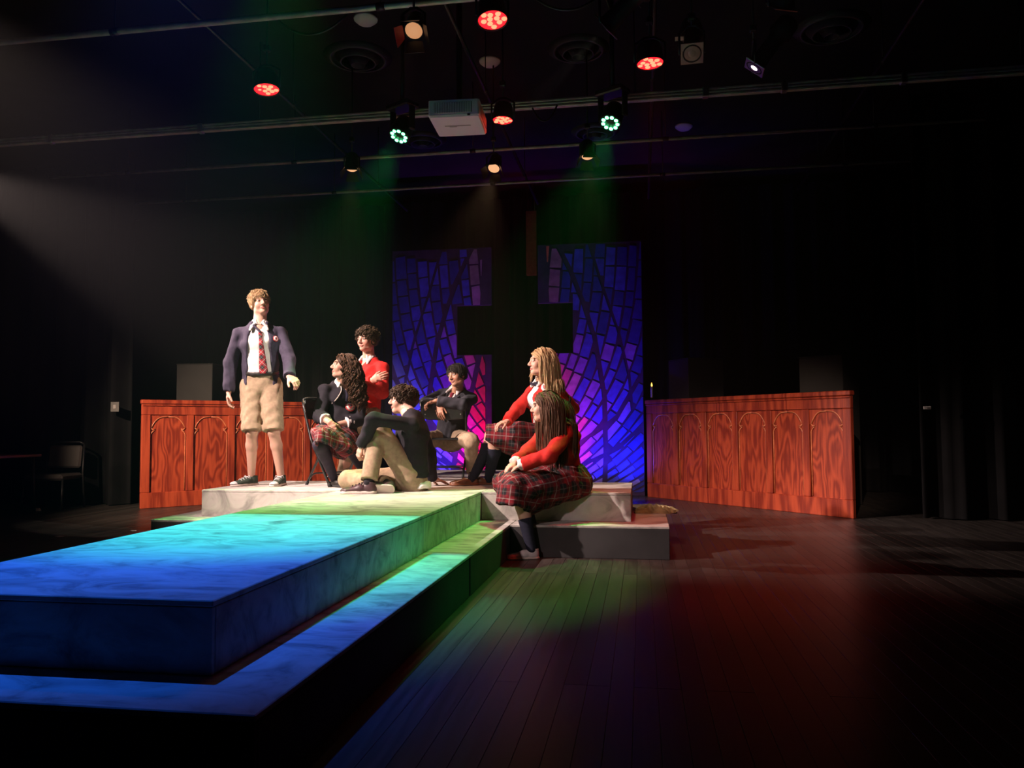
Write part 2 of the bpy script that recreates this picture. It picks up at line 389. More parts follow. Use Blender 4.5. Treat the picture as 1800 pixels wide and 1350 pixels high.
def flat(sgn, xin, xout, xn, label):
    """sgn +1 right, -1 left; dx measured outward from the cross axis; notch to xn between z 1.955 and 2.66"""
    t = empty('stained_glass_flat', ((xin + xout) / 2, YF, 0)); tag(t, label, 'scenery flat'); ox = (xin + xout) / 2
    rng = random.Random(5 if sgn > 0 else 6)
    di, do, dn = abs(xin - AX), abs(xout - AX), abs(xn - AX); ZN0, ZN1 = 1.955, 2.66
    P = lambda u, v, w: (AX + sgn * u - ox, w, v)
    bd = MB()
    for a, b_, c, d in ((di, do, .002, ZN0), (dn, do, ZN0, ZN1), (di, do, ZN1, ZT)):
        bd.prism([(a, c), (b_, c), (b_, d), (a, d)], P, .04)
    bd.build('panel_board', M['lead'], t)
    # direction of the glass pieces: upright at the top, sweeping outwards at the bottom
    def phi(z): q = max(0, min(1, 1 - z / 3.3)); return math.radians(4 + 62 * q ** 1.7)
    zs = np.linspace(-1.5, 5, 600); g = np.cumsum(np.tan([phi(z) for z in zs])) * (zs[1] - zs[0]); g = g - np.interp(3.3, zs, g)
    G = lambda z: float(np.interp(z, zs, g))
    # sweeping wide leads
    tab = [([3.45, 3.08, 2.6, 2.13, 1.34, .54, 0], [.62, .80, .98, 1.12, 1.24, 1.25, 1.22]), ([.35, .70, 1.06, 1.69, 2.3], [.55, .88, 1.40, 1.77, 1.95]), ([.2, .42, .63, .98, 1.3], [.60, .95, 1.40, 1.77, 2.0]),
           ([3.4, 2.6, 1.95, 1.5, 1.0, .5, 0], [.42, .46, .50, .60, .74, .86, .95]), ([3.48, 2.9, 2.2, 1.6, 1.06], [1.05, 1.22, 1.45, 1.58, 1.62])]
    def mk(zs_, us_):
        o_ = np.argsort(zs_); zz, uu = np.array(zs_)[o_], np.array(us_)[o_]
        return lambda z: float(np.interp(z, zz, uu)) if zz[0] - .08 <= z <= zz[-1] + .08 else 9
    curves = [mk(*q) for q in tab]
    wd = [.034, .030, .028, .036, .020]
    x0 = -1.2; k = 0
    while x0 < 3.6:
        wcol = rng.uniform(.125, .185)
        z = 3.6 - rng.uniform(0, .3)
        while z > -.6:
            hh = rng.uniform(.2, .36); zb = z - hh * math.cos(phi(z - hh / 2)); zm = (z + zb) / 2; f = phi(zm); ca, sa = math.cos(f), math.sin(f)
            # note outward sweep going DOWN-inwards: u grows with z through +G
            um = x0 + wcol / 2 + G(zm); wp = wcol * ca / 2 - .0125; hp = hh / 2 - .012
            cz = zm
            j = lambda: rng.uniform(-.006, .006)
            q = [(-wp + j(), -hp + j()), (wp + j(), -hp + j()), (wp * .92 + j(), hp + j()), (-wp * .92 + j(), hp + j())]
            poly = [(um + a * ca + b_ * sa, cz - a * sa + b_ * ca) for a, b_ in q]
            z = zb
            pieces = [poly]
            for cf, cw in zip(curves, wd):
                nx = []
                for pc in pieces:
                    zc = sum(p[1] for p in pc) / len(pc); c0 = cf(zc); sl = (cf(zc + .05) - cf(zc - .05)) / .1
                    if abs(c0) > 5 or abs(sl) > 20: nx.append(pc); continue
                    nl = math.hypot(1, sl); n_ = (1 / nl, -sl / nl); d0 = n_[0] * c0 + n_[1] * zc
                    nx += [clip(pc, n_, d0 - cw), clip(pc, (-n_[0], -n_[1]), -(d0 + cw))]
                pieces = [p for p in nx if parea(p) > .0022]
            for pc in pieces:
                for n_, d in (((1, 0), do - .006), ((-1, 0), -(di + (.09 if sgn < 0 else .10) )), ((0, 1), ZT - .02), ((0, -1), -.05)): pc = clip(pc, n_, d) if len(pc) > 2 else []
                if len(pc) < 3: continue
                zc = sum(p[1] for p in pc) / len(pc); uc = sum(p[0] for p in pc) / len(pc)
                if uc < dn + .0:   # beside the notch
                    if zc > (ZN0 + ZN1) / 2: pc = clip(pc, (0, -1), -(ZN1 + .004))
                    else: pc = clip(pc, (0, 1), ZN0 - .004)
                elif ZN0 - .2 < zc < ZN1 + .2 and min(p[0] for p in pc) < dn and min(p[1] for p in pc) < ZN1 and max(p[1] for p in pc) > ZN0: pc = clip(pc, (-1, 0), -(dn + .004))
                if parea(pc) < .0022: continue
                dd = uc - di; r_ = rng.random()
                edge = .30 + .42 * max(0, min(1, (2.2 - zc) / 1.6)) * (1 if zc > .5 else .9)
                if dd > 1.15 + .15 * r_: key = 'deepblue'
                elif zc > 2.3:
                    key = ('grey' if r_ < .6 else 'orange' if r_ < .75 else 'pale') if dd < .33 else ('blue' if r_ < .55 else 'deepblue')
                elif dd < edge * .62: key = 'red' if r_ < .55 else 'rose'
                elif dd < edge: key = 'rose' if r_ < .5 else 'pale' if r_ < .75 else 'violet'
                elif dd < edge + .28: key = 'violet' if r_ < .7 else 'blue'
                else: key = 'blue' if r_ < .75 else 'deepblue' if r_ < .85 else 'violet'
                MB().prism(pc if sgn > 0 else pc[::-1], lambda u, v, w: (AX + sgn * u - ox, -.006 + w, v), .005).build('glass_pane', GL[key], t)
                k += 1
        x0 += wcol
    return k
nA = flat(-1, -.849, -2.295, -1.345, 'stained glass flat left of the dark cross-shaped gap')
nB = flat(1, -.184, 1.249, .30, 'stained glass flat right of the dark cross-shaped gap')
print('panes', nA, nB)

# ------------------------------------------------------------ folding chairs and other furniture
def frame(o, ax):
    """rotation matrix as 3x3 array whose y axis is ax (horizontal-ish) and z is up-ish"""
    y = nrm(ax); z = V(0, 0, 1); x = nrm(np.cross(y, z)); z = np.cross(x, y); return np.array([x, y, z]).T
def folding_chair(loc, fwd, label, sc=1.0):
    a = math.atan2(fwd[1], fwd[0]) - math.pi / 2
    t = empty('folding_chair', loc, a); tag(t, label, 'chair'); t.scale = (sc, sc, sc)
    hw = .215
    for s_ in (-1, 1):
        lg = MB().tube([(s_ * hw, -.235, .735), (s_ * hw, -.215, .66), (s_ * hw, -.10, .40), (s_ * hw, .20, .012)], .0115, 8).build('leg', M['chairmetal'], t)
        MB().lathe((s_ * hw, .205, 0), (0, -.06, .1), [(0, .015), (.03, .015), (.034, .012)], 10).build('rubber_foot', M['rubber'], lg)
        lg = MB().tube([(s_ * (hw - .025), .10, .375), (s_ * (hw - .025), -.20, .012)], .0105, 8).build('leg', M['chairmetal'], t)
        MB().lathe((s_ * (hw - .025), -.204, 0), (0, .06, .1), [(0, .014), (.03, .014), (.034, .011)], 10).build('rubber_foot', M['rubber'], lg)
    def brace(y, z, w_): 
        return [(-w_, y, z - .03), (-w_ + .02, y, z - .008), (-w_ + .05, y, z), (w_ - .05, y, z), (w_ - .02, y, z - .008), (w_, y, z - .03)]
    MB().tube(brace(.155, .10, hw), .008, 6).build('brace', M['chairmetal'], t)
    MB().tube(brace(-.14, .10, hw - .025), .008, 6).build('brace', M['chairmetal'], t)
    MB().tube([(-hw, -.235, .735), (-hw + .02, -.24, .752), (-hw + .05, -.242, .757), (hw - .05, -.242, .757), (hw - .02, -.24, .752), (hw, -.235, .735)], .0115, 8).build('top_rail', M['chairmetal'], t)
    # curved back panel
    mb = MB(); n = 14; vs = []
    for dy in (0, .006):
        for z in (.575, .585, .60, .70, .74, .748):
            for i in range(n + 1):
                u = -1 + 2 * i / n; wd = hw - .004 if .58 < z < .745 else hw - .02
                vs.append((u * wd, -.235 + .27 * (.74 - z) * .6 - .022 * (1 - u * u) + dy - .006, z - (.0 if z > .6 else .012 * (1 - u * u))))
    N = n + 1; fs = []
    for o_, fl_ in ((0, 0), (6 * N, 1)):
        for j in range(5):
            for i in range(n):
                q = (o_ + j * N + i, o_ + j * N + i + 1, o_ + (j + 1) * N + i + 1, o_ + (j + 1) * N + i); fs.append(q if fl_ else q[::-1])
    for i in range(n):
        fs.append((i, i + 1, 6 * N + i + 1, 6 * N + i)); fs.append((5 * N + i + 1, 5 * N + i, 11 * N + i, 11 * N + i + 1))
    for j in range(5):
        fs.append((j * N, 6 * N + j * N, 6 * N + (j + 1) * N, (j + 1) * N)); fs.append((j * N + n, (j + 1) * N + n, 6 * N + (j + 1) * N + n, 6 * N + j * N + n))
    br = mb.add(vs, fs, True).build('backrest', M['chairmetal'], t)
    for u, z in ((-.165, .705), (.165, .705), (-.175, .62), (.175, .62), (0, .605)):
        yb = -.235 + .27 * (.74 - z) * .6 - .022 * (1 - (u / hw) ** 2) - .008
        MB().lathe((u, yb, z), (0, -1, 0), [(0, .006), (.003, .005), (.004, .002)], 8).build('rivet', M['steel'], br)
    # seat pan with a rolled front edge
    mb = MB(); vs = []; prof = [(-.17, .382), (-.16, .392), (-.05, .386), (.08, .388), (.17, .392), (.195, .384), (.20, .366)]
    for dz in (0, -.012):
        for y, z in prof:
            for i in range(n + 1):
                u = -1 + 2 * i / n; wd = .185 * (1 - .06 * (y < -.1)); vs.append((u * wd, y, z - .006 * (1 - u * u) * (abs(y) < .15) + dz))
    m_ = len(prof); fs = []
    for o_, fl_ in ((0, 1), (m_ * N, 0)):
        for j in range(m_ - 1):
            for i in range(n):
                q = (o_ + j * N + i, o_ + j * N + i + 1, o_ + (j + 1) * N + i + 1, o_ + (j + 1) * N + i); fs.append(q if fl_ else q[::-1])
    for i in range(n):
        fs.append((i + 1, i, m_ * N + i, m_ * N + i + 1)); b0 = (m_ - 1) * N; fs.append((b0 + i, b0 + i + 1, m_ * N + b0 + i + 1, m_ * N + b0 + i))
    for j in range(m_ - 1):
        fs.append((j * N, (j + 1) * N, m_ * N + (j + 1) * N, m_ * N + j * N)); fs.append((j * N + n, m_ * N + j * N + n, m_ * N + (j + 1) * N + n, (j + 1) * N + n))
    mb.add(vs, fs, True).build('seat', M['chairmetal'], t)
    return t
folding_chair((-1.40, 4.50, ZU), (.81, -.58), 'black folding chair under the curly-haired girl, its back to the left')
folding_chair((-.70, 5.62, ZU), (-.05, 1), 'black folding chair turned round, the boy in the blazer leaning on its back')
folding_chair((.34, 4.585, ZU), (-.93, -.37), 'black folding chair under the blonde girl in the red cardigan', .98)

# dark padded chair far left, and the low table beside it
t = empty('padded_chair', (-5.62, 6.28, 0), math.radians(188)); tag(t, 'padded grey vinyl chair standing in the dark by the left curtain', 'chair')
for sx in (-1, 1):
    MB().tube([(sx * .225, .20, .37), (sx * .235, .23, 0)], .0125, 8).build('leg', M['iron'], t)
    MB().tube([(sx * .215, -.25, .76), (sx * .225, -.21, .42), (sx * .235, -.24, 0)], .0125, 8).build('leg', M['iron'], t)
MB().bbox((0, .0, .385), (.45, .44, .07), .025).build('seat', M['vinyl'], t)
MB().bbox((0, -.225, .61), (.40, .05, .27), .02, frame(0, (0, 1, .14))).build('backrest', M['vinyl'], t)
MB().tube([(-.215, -.25, .76), (-.16, -.255, .785), (.16, -.255, .785), (.215, -.25, .76)], .0125, 8).build('top_rail', M['iron'], t)
t = empty('side_table', (-6.3, 5.70, 0)); tag(t, 'low dark table with a reddish edge at the left margin', 'table')
MB().bbox((0, 0, .645), (1.5, .6, .03), .006).build('table_top', M['tablewood'], t)
for sx in (-1, 1):
    for sy in (-1, 1): MB().tube([(sx * .68, sy * .25, .63), (sx * .70, sy * .26, 0)], .018, 8).build('leg', M['iron'], t)

# plinth boxes behind the pews
def crate(c, d, rz, label):
    t = empty('plinth_box', (c[0], c[1], 0), rz); tag(t, label, 'box')
    MB().bbox((0, 0, d[2] / 2), d, .006).build('body', M['boxgrey'], t)
    MB().bbox((0, 0, d[2] + .006), (d[0] + .01, d[1] + .01, .012), .004).build('lid', M['boxgrey'], t)
crate((-4.72, 7.95, 0), (.50, .50, 1.80), math.radians(4), 'tall grey box standing behind the left pew front')
crate((1.93, 8.55, 0), (.52, .5, 1.80), math.radians(28), 'tall grey box behind the right pew front, nearer the candle')
crate((3.42, 7.75, 0), (.55, .5, 1.73), math.radians(58), 'tall grey box behind the outer end of the right pew front')

# LED candle on the right pew
d_ = nrm(V(*PR1) - V(*PR0)); cp = V(*PR0) + d_ * .09
t = empty('candle', (cp[0], cp[1], 1.286)); tag(t, 'slim white candle with a yellow flame on the right pew front', 'candle')
MB().lathe((0, 0, 0), (0, 0, 1), [(0, .014), (.006, .014), (.008, .006), (.03, .006)], 12).build('holder', M['iron'], t)
MB().lathe((0, 0, .03), (0, 0, 1), [(0, .014), (.004, .0155), (.145, .0155), (.15, .012)], 14).build('wax', M['wax'], t)
MB().lathe((0, 0, .18), (0, 0, 1), [(0, .004), (.012, .0105), (.022, .010), (.04, .004), (.052, .0008)], 12).build('flame', M['flame'], t)

# heap of cloth on the lower step
def heap():
    t = None; mb = MB(); n = 64; m_ = 34; vs = []
    rr = random.Random(3); ph = [rr.uniform(0, 6.28) for _ in range(12)]
    def hgt(u, v):
        e = max(0, 1 - (abs(u) ** 3 + abs(v) ** 3)); b_ = e ** .3; s_ = 0
        for k in range(6):
            a = ph[k]; fq = 4.5 + 2.2 * k; w0 = 1 - abs(math.sin(fq * (u * math.cos(a) + v * .8 * math.sin(a)) + ph[k + 6] + 1.6 * math.sin(2.6 * v + 1.9 * u + ph[k])))
            s_ += w0 / (1 + .45 * k)
        return b_ * (.012 + .022 * s_) * (.75 + .45 * math.sin(2.2 * u + 1.3) * math.cos(1.7 * v))
    for lay in (0, 1):
        for j in range(m_ + 1):
            for i in range(n + 1):
                u, v = -1 + 2 * i / n, -1 + 2 * j / m_
                th_ = math.atan2(v, u); rr_ = 1 + .07 * math.sin(5 * th_ + 1) + .05 * math.sin(9 * th_)
                vs.append((.168 * u * rr_, .19 * v * rr_, hgt(u, v) if lay == 0 else 0.0))
    N = n + 1; O = N * (m_ + 1); fs = []
    for j in range(m_):
        for i in range(n):
            q = (j * N + i, j * N + i + 1, (j + 1) * N + i + 1, (j + 1) * N + i); fs += [q, tuple(O + k for k in q[::-1])]
    for i in range(n): fs += [(i + 1, i, O + i, O + i + 1), (m_ * N + i, m_ * N + i + 1, O + m_ * N + i + 1, O + m_ * N + i)]
    for j in range(m_): fs += [(j * N, (j + 1) * N, O + (j + 1) * N, O + j * N), (j * N + n + N, j * N + n, O + j * N + n, O + j * N + n + N)]
    o = mb.add(vs, fs, True).build('cloth_heap', mat('olive_cloth', (.34, .26, .13), .8, var=.55, scale=9, bump=.2)); o.location = (1.325, 4.62, ZL + .001)
    tag(o, 'crumpled olive and tan cloth heaped on the lower step at the right', 'cloth')
heap()
for i, (x, y, s_, lb) in enumerate(((-5.70, 6.12, .05, 'small crumpled white paper on the floor under the padded chair'), (-3.83, 4.17, .04, 'flat scrap of paper on the dark floor left of the runway'), (-3.42, 4.60, .03, 'tiny paper scrap on the floor in front of the left pew front'))):
    mb = MB(); rr = random.Random(i); k = 9; ring = [(s_ * rr.uniform(.8, 1.3) * math.cos(2 * math.pi * q / k), s_ * .6 * rr.uniform(.8, 1.3) * math.sin(2 * math.pi * q / k)) for q in range(k)]
    hh = (.035, .006, .006)[i]
    vs = [(a, b_, .001) for a, b_ in ring] + [(a * .75, b_ * .75, hh * rr.uniform(.5, 1)) for a, b_ in ring] + [(0, 0, hh)]
    fs = [tuple(range(k))[::-1]] + [(q, (q + 1) % k, k + (q + 1) % k, k + q) for q in range(k)] + [(k + q, k + (q + 1) % k, 2 * k) for q in range(k)]
    o = mb.add(vs, fs).build('paper_scrap', M['white']); o.location = (x, y, 0); tag(o, lb, 'paper')
def wall_plate(loc, d, label, m='white'):
    t = empty('wall_plate', loc); tag(t, label, 'wall plate')
    MB().bbox((0, 0, 0), d, .003).build('plate', M[m], t); MB().bbox((0, -d[1] / 2 - .002, 0), (d[0] * .35, .006, d[2] * .4), .002).build('switch', M['projgrille'], t)
wall_plate((-5.12, 6.66, 1.21), (.11, .012, .12), 'pale plate at the edge of the left curtain above the pew', 'dimwhite')
wall_plate((3.98, 6.2, 1.10), (.07, .012, .03), 'small white plate in the dark right of the pew front')
o = empty('hanging_board', (-.372, 9.55, 3.69)); MB().bbox((0, 0, 0), (.16, .03, .98), .006).build('board', M['brown'], o)
for x in (-.05, .05): MB().tube([(x, 0, .48), (x, 0, ZC - 3.691)], .004, 6).build('cord', M['iron'], o)
tag(o, 'narrow brown board hanging above the gap between the stained glass flats', 'board')

# ------------------------------------------------------------ overhead: pipes, rail, vents, cables
ZP = 3.8
def pipe(p0, p1, r, label, name='lighting_pipe', m='pipe'):
    t = empty(name, tuple((V(*p0) + V(*p1)) / 2)); tag(t, label, 'pipe'); c = (V(*p0) + V(*p1)) / 2
    MB().tube([V(*p0) - c, V(*p1) - c], r, 12).build('tube', M[m], t)
    L = np.linalg.norm(V(*p1) - V(*p0)); n = max(2, int(L / 2.0)); ax = nrm(V(*p1) - V(*p0))
    for i in range(n):
        q = -L / 2 + (i + .5) * L / n; MB().lathe(ax * (q - .03), ax, [(0, r * 1.25), (.06, r * 1.25)], 12).build('collar', M['iron'], t)
        MB().tube([ax * q + V(0, 0, r), ax * q + V(0, 0, ZC - .001 - c[2])], .005, 6).build('hanger_rod', M['iron'], t)
pipe((-5.5, 2.93, ZP), (4.5, 2.93, ZP), .022, 'round grey lighting pipe crossing the top of the picture, nearest the audience')
pipe((-5.5, 5.95, ZP + .05), (4.5, 5.95, ZP + .05), .019, 'thin lighting pipe at the back above the white projector')
pipe((-5.5, 7.1, ZP + .05), (4.5, 7.1, ZP + .05), .017, 'rearmost thin lighting pipe, just in front of the stained glass flats')
for x, lb in ((-1.9, 'dark lengthwise pipe above the standing boy'), (-.1, 'dark lengthwise pipe above the projector'), (1.35, 'dark lengthwise pipe right of the green lights'), (3.2, 'dark lengthwise pipe near the right side of the ceiling')):
    pipe((x, 1.0, ZP + .095), (x, 8.2, ZP + .095), .016, lb, m='iron')
t = empty('strut_rail', (-.3, 4.75, ZP)); tag(t, 'wide grey metal rail with joints running across behind the projector', 'rail')
mb = MB()
for z in (-.026, 0, .026): mb.bbox((0, 0, z), (10.6, .05, .02), .004)
mb.box((0, .012, 0), (10.6, .02, .07)); mb.build('channel', M['pipe'], t)
for x in (-4.2, -2.6, 2.1, 2.75, 3.7): MB().bbox((x, 0, 0), (.05, .062, .088), .005).build('joint_plate', M['steel'], t)
for x in (-4.9, -2.0, 1.5, 4.6): MB().tube([(x, 0, .04), (x, 0, ZC - ZP - .001)], .006, 6).build('hanger_rod', M['iron'], t)
def vent(x, y, r, label):
    t = empty('ceiling_vent', (x, y, ZC)); tag(t, label, 'vent')
    for k, (ri, ro, z) in enumerate(((.82, 1.0, .03), (.52, .68, .06), (.2, .36, .085))):
        MB().lathe((0, 0, 0), (0, 0, -1), [(.001, r * ro), (z, r * ri), (z + .006, r * ri), (z + .006, r * ri * .9), (.004, r * (ro - .1))], 28).build('ring', M['ventgrey'], t)
vent(.66, 5.4, .30, 'round ceiling vent lit violet, above right of the projector')
vent(-1.5, 5.2, .34, 'dim round ceiling vent between the left red lamp and the projector')
vent(-1.48, 7.5, .30, 'round ceiling vent lower behind the left green light')
vent(.70, 7.6, .30, 'round ceiling vent beside the right green light')
vent(3.0, 5.4, .34, 'dim round ceiling vent at the upper right')
for x, y, lb in ((-1.17, 4.5, 'small violet-lit ceiling dome near the top left lamps'), (-.23, 5.5, 'small ceiling dome just above the projector'), (1.78, 7.6, 'small ceiling dome right of the right green light')):
    o = MB().lathe((0, 0, 0), (0, 0, -1), [(0, .11), (.02, .105), (.05, .07), (.06, .02)], 20).build('ceiling_dome', M['white']); o.location = (x, y, ZC - .0); tag(o, lb, 'dome')
def cable(pts, label):
    o = MB().tube(pts, .008, 6).build('cable', M['iron']); tag(o, label, 'cable')
def sag(p, q, s_, n=12): p, q = V(*p), V(*q); return [p + (q - p) * i / n - V(0, 0, s_ * 4 * (i / n) * (1 - i / n)) for i in range(n + 1)]
cable(sag((.55, 2.95, 3.78), (1.0, 2.95, 3.76), .10), 'short sagging cable left of the top right spotlight')
cable(sag((.30, 4.72, 3.76), (.52, 4.72, 3.77), .13), 'cable loop hanging from the rail right of the projector')
cable(sag((-1.25, 2.95, 3.78), (-.75, 2.95, 3.78), .12), 'sagging cable on the pipe left of the top amber lamp')

# ------------------------------------------------------------ projector
t = empty('projector', (-.21, 4.01, 3.425), math.radians(3)); tag(t, 'white ceiling projector seen from below with grey front grille', 'projector')
PWd, PD, PH = .405, .42, .135
vs = []
for z, k in ((PH / 2, 1.0), (-PH / 2 + .015, 1.0), (-PH / 2, .965)):
    for x, y in ((-1, -1), (1, -1), (1, 1), (-1, 1)):
        for a in range(3):
            ang = math.atan2(y, x) + (a - 1) * .5; vs.append((x * (PWd / 2 * k - .02) + .02 * math.cos(ang), y * (PD / 2 * k - .02) + .02 * math.sin(ang), z))
fs = [tuple(range(12)), tuple(range(24, 36))[::-1]] + [(j * 12 + (i + 1) % 12, j * 12 + i, (j + 1) * 12 + i, (j + 1) * 12 + (i + 1) % 12) for j in range(2) for i in range(12)]
MB().add(vs, fs).build('case', M['projwhite'], t)
gr = MB().bbox((-.005, -PD / 2 - .001, .004), (.30, .006, .088), .003).build('grille', M['projgrille'], t)
for i in range(22): MB().box((-.145 + i * .0134, -PD / 2 - .0055, .004), (.005, .004, .082)).build('slat', M['projwhite'], gr)
gr = MB().bbox((PWd / 2 + .001, .02, .004), (.006, .30, .08), .003).build('side_grille', M['projgrille'], t)
MB().bbox((.12, -PD / 2 - .001, -.056), (.022, .004, .016), .001).build('sensor', M['ink'], t)
MB().bbox((-.0, -.02, -PH / 2 - .001), (.21, .014, .003), .001).build('lettering_strip', M['projgrille'], t)
MB().bbox((-.04, -.0, -PH / 2 - .001), (.06, .010, .003), .001).build('lettering_strip', M['projgrille'], t)
MB().tube([(0, .05, PH / 2), (0, .05, ZC - 3.425 - .001)], .025, 12).build('mount_pole', M['iron'], t)
MB().bbox((0, .05, PH / 2 + .012), (.2, .2, .02), .004).build('mount_plate', M['iron'], t)

# ------------------------------------------------------------ stage lights
def emis(name, col, st, bg=(.02, .02, .02)): return mat(name, bg, .4, emit=col, est=st)
M['ledred'] = emis('red_led', (1.0, .004, .007), 7); M['ledredhot'] = emis('red_led_core', (1.0, .05, .025), 11)
M['ledgreen'] = emis('green_led', (.10, 1.0, .32), 12)
M['amber'] = emis('amber_lens', (1.0, .50, .24), 1.0); M['amberdim'] = emis('amber_lens_dim', (1.0, .45, .2), .6)
M['whitelens'] = emis('white_lens', (1.0, .9, .75), 7)
M['doorred'] = mat('red_lit_door', (.5, .02, .03), .5)  # red light falling on the barn door, put into its colour
def hang(t, top, z, yoke_w, R):
    """yoke and clamp between a pipe at height ZP and the lamp at the local origin"""
    MB().bbox((0, 0, z + .02), (.05, .05, .05), .008).build('clamp', M['iron'], t)
    MB().tube([(0, 0, ZC - t.location.z - .001), (0, 0, top)], .008, 6).build('stem', M['iron'], t)
    x = R[:, 0]
    p = x * yoke_w; MB().tube([p, p + V(0, 0, top * .75), V(0, 0, top) + p * .3, V(0, 0, top) - p * .3, -p + V(0, 0, top * .75), -p], .009, 6).build('yoke', M['iron'], t)
def axes(d):
    d = nrm(d); x = nrm(np.cross(d, V(0, 0, 1)) if abs(d[2]) < .98 else V(1, 0, 0)); return np.array([x, d, np.cross(x, d)]).T
def par(loc, aim, label, color, watts, lens, r=.095, ang=55, clamp_z=None, leds=True):
    loc = V(*loc); d = nrm(V(*aim) - loc); R = axes(d); t = empty('par_light', tuple(loc)); tag(t, label, 'stage light', 'red LED par lights')
    MB().lathe(-d * .13, d, [(0, r * .55), (.01, r * .8), (.05, r * .95), (.13, r), (.15, r * 1.04), (.152, r * .97), (.140, r * .95)], 24).build('housing', M['iron'], t)
    l = MB().lathe(d * .008, d, [(0, r * .95), (.004, r * .95)], 24).build('lens', M['ledred'], t)
    for k in range(10):
        a = k * 2.4; q = r * .80 * math.sqrt((k + .5) / 10); c = d * .012 + q * (math.cos(a) * R[:, 0] + math.sin(a) * R[:, 2]); MB().lathe(c, d, [(0, .019), (.005, .017), (.008, .007)], 8).build('led', M['ledredhot'], l)
    hang(t, .17, ((clamp_z or ZP) - loc[2]) - .03, r * 1.12, R)
    spot('par_beam', tuple(loc + d * .04), aim, color, watts, ang, .9, r * .8)
def fresnel(loc, aim, label, lens, watts, clamp_z=None, doors=True, red_door=False, ang=30, r=.058):
    loc = V(*loc); d = nrm(V(*aim) - loc); R = axes(d); t = empty('fresnel_light', tuple(loc)); tag(t, label, 'stage light')
    MB().lathe(-d * .17, d, [(0, r * .7), (.02, r * 1.0), (.11, r * 1.1), (.165, r * 1.12), (.175, r * 1.12), (.176, r), (.165, r)], 20).build('housing', M['iron'], t)
    MB().lathe(-d * .004, d, [(0, r * .98), (.008, r * .85), (.012, r * .4)], 20).build('lens', M[lens], t)
    if doors:
        for k in range(4):
            a = k * math.pi / 2; u = math.cos(a) * R[:, 0] + math.sin(a) * R[:, 2]; v = -math.sin(a) * R[:, 0] + math.cos(a) * R[:, 2]
            b0 = u * r * 1.15 + d * .008; b1 = b0 + d * .075 + u * .04
            nn = nrm(np.cross(b1 - b0, v)); e = .0018
            mb = MB(); q = [b0 - v * r * .8, b0 + v * r * .8, b1 + v * r * 1.15, b1 - v * r * 1.15]
            mb.add([p + nn * e for p in q] + [p - nn * e for p in q], [(0, 1, 2, 3), (7, 6, 5, 4), (0, 4, 5, 1), (1, 5, 6, 2), (2, 6, 7, 3), (3, 7, 4, 0)]).build('barn_door', M['doorred'] if red_door and k == 0 else M['iron'], t)
    hang(t, .15, ((clamp_z or ZP) - loc[2]) - .03, r * 1.25, R)
    if watts: spot('fresnel_beam', tuple(loc + d * .09), aim, (1, .62, .32), watts, ang, .8, .03)
def profile(loc, aim, label, watts, ang=14, lit=True):
    loc = V(*loc); d = nrm(V(*aim) - loc); R = axes(d); t = empty('profile_light', tuple(loc)); tag(t, label, 'stage light')
    MB().lathe(-d * .42, d, [(0, .05), (.02, .075), (.13, .085), (.15, .06), (.2, .055), (.36, .062), (.40, .066), (.42, .066), (.421, .056), (.40, .056)], 20).build('barrel', M['iron'], t)
    MB().lathe(-d * .01, d, [(0, .055), (.006, .045), (.01, .02)], 20).build('lens', M['whitelens'] if lit else M['steel'], t)
    MB().bbox(-d * .005, (.155, .008, .155), .002, R).build('gel_frame', M['steel'], t)
    MB().box(-d * .235 + R[:, 0] * .08, (.07, .004, .03), R).build('shutter_handle', M['steel'], t)
    hang(t, .2, (ZP - loc[2]) - .03, .085, R)
    if watts: spot('profile_beam', tuple(loc + d * .03), aim, (1, .88, .74), watts, ang, .35, .02)
def moving_head(loc, aim, label, watts, ang=32):
    loc = V(*loc); d = nrm(V(*aim) - loc); R = axes(d); t = empty('moving_head_light', tuple(loc)); tag(t, label, 'stage light', 'green moving head lights')
    r = .085
    hd = MB().lathe(-d * .19, d, [(0, .05), (.01, .075), (.06, .09), (.17, .095), (.19, .092), (.192, .084), (.185, .082)], 28).build('head', M['iron'], t)
    MB().lathe(-d * .004, d, [(0, r * .97), (.003, r * .97)], 28).build('face_plate', M['iron'], t)
    for k in range(9):
        a = 2 * math.pi * k / 9 + .2; c = r * .74 * (math.cos(a) * R[:, 0] + math.sin(a) * R[:, 2]); MB().lathe(c, d, [(0, .0165), (.004, .0155), (.008, .008)], 12).build('led', M['ledgreen'], t)
    ctr = -d * .09
    for s_ in (-1, 1):
        p = ctr + R[:, 0] * s_ * .118; MB().bbox(p + V(0, 0, .075), (.03, .07, .22), .012, axes(np.cross(V(0, 0, 1), R[:, 0]))).build('arm', M['iron'], t)
    top = ctr + V(0, 0, .2); MB().bbox(top, (.27, .16, .05), .012, axes(np.cross(V(0, 0, 1), R[:, 0]))).build('base', M['iron'], t)
    MB().tube([top, (top[0], top[1], ZC - loc[2] - .001)], .02, 8).build('stem', M['iron'], t)
    spot('moving_head_beam', tuple(loc + d * .03), aim, (.02, 1.0, .14), watts, ang, .6, .05)
RED = (1.0, .03, .02)
par((-1.53, 3.34, 3.49), (-1.1, 3.0, 0), 'glowing red LED lamp at the upper left, above the standing boy', RED, 50, 'ledred')
par((.326, 2.65, 3.50), (.7, 2.0, 0), 'glowing red LED lamp hanging at the top edge of the picture', RED, 40, 'ledred')
par((1.31, 3.42, 3.50), (1.5, 3.2, 0), 'glowing red LED lamp at the upper right, right of the green lights', RED, 130, 'ledred')
par((.113, 4.26, 3.50), (.0, 4.0, 0.0), 'glowing red LED lamp directly right of the projector', RED, 35, 'ledred', .085)
moving_head((-.86, 4.50, 3.50), (-1.65, 3.05, .44), 'left moving head with a ring of green LEDs beside the projector', 560, 42)
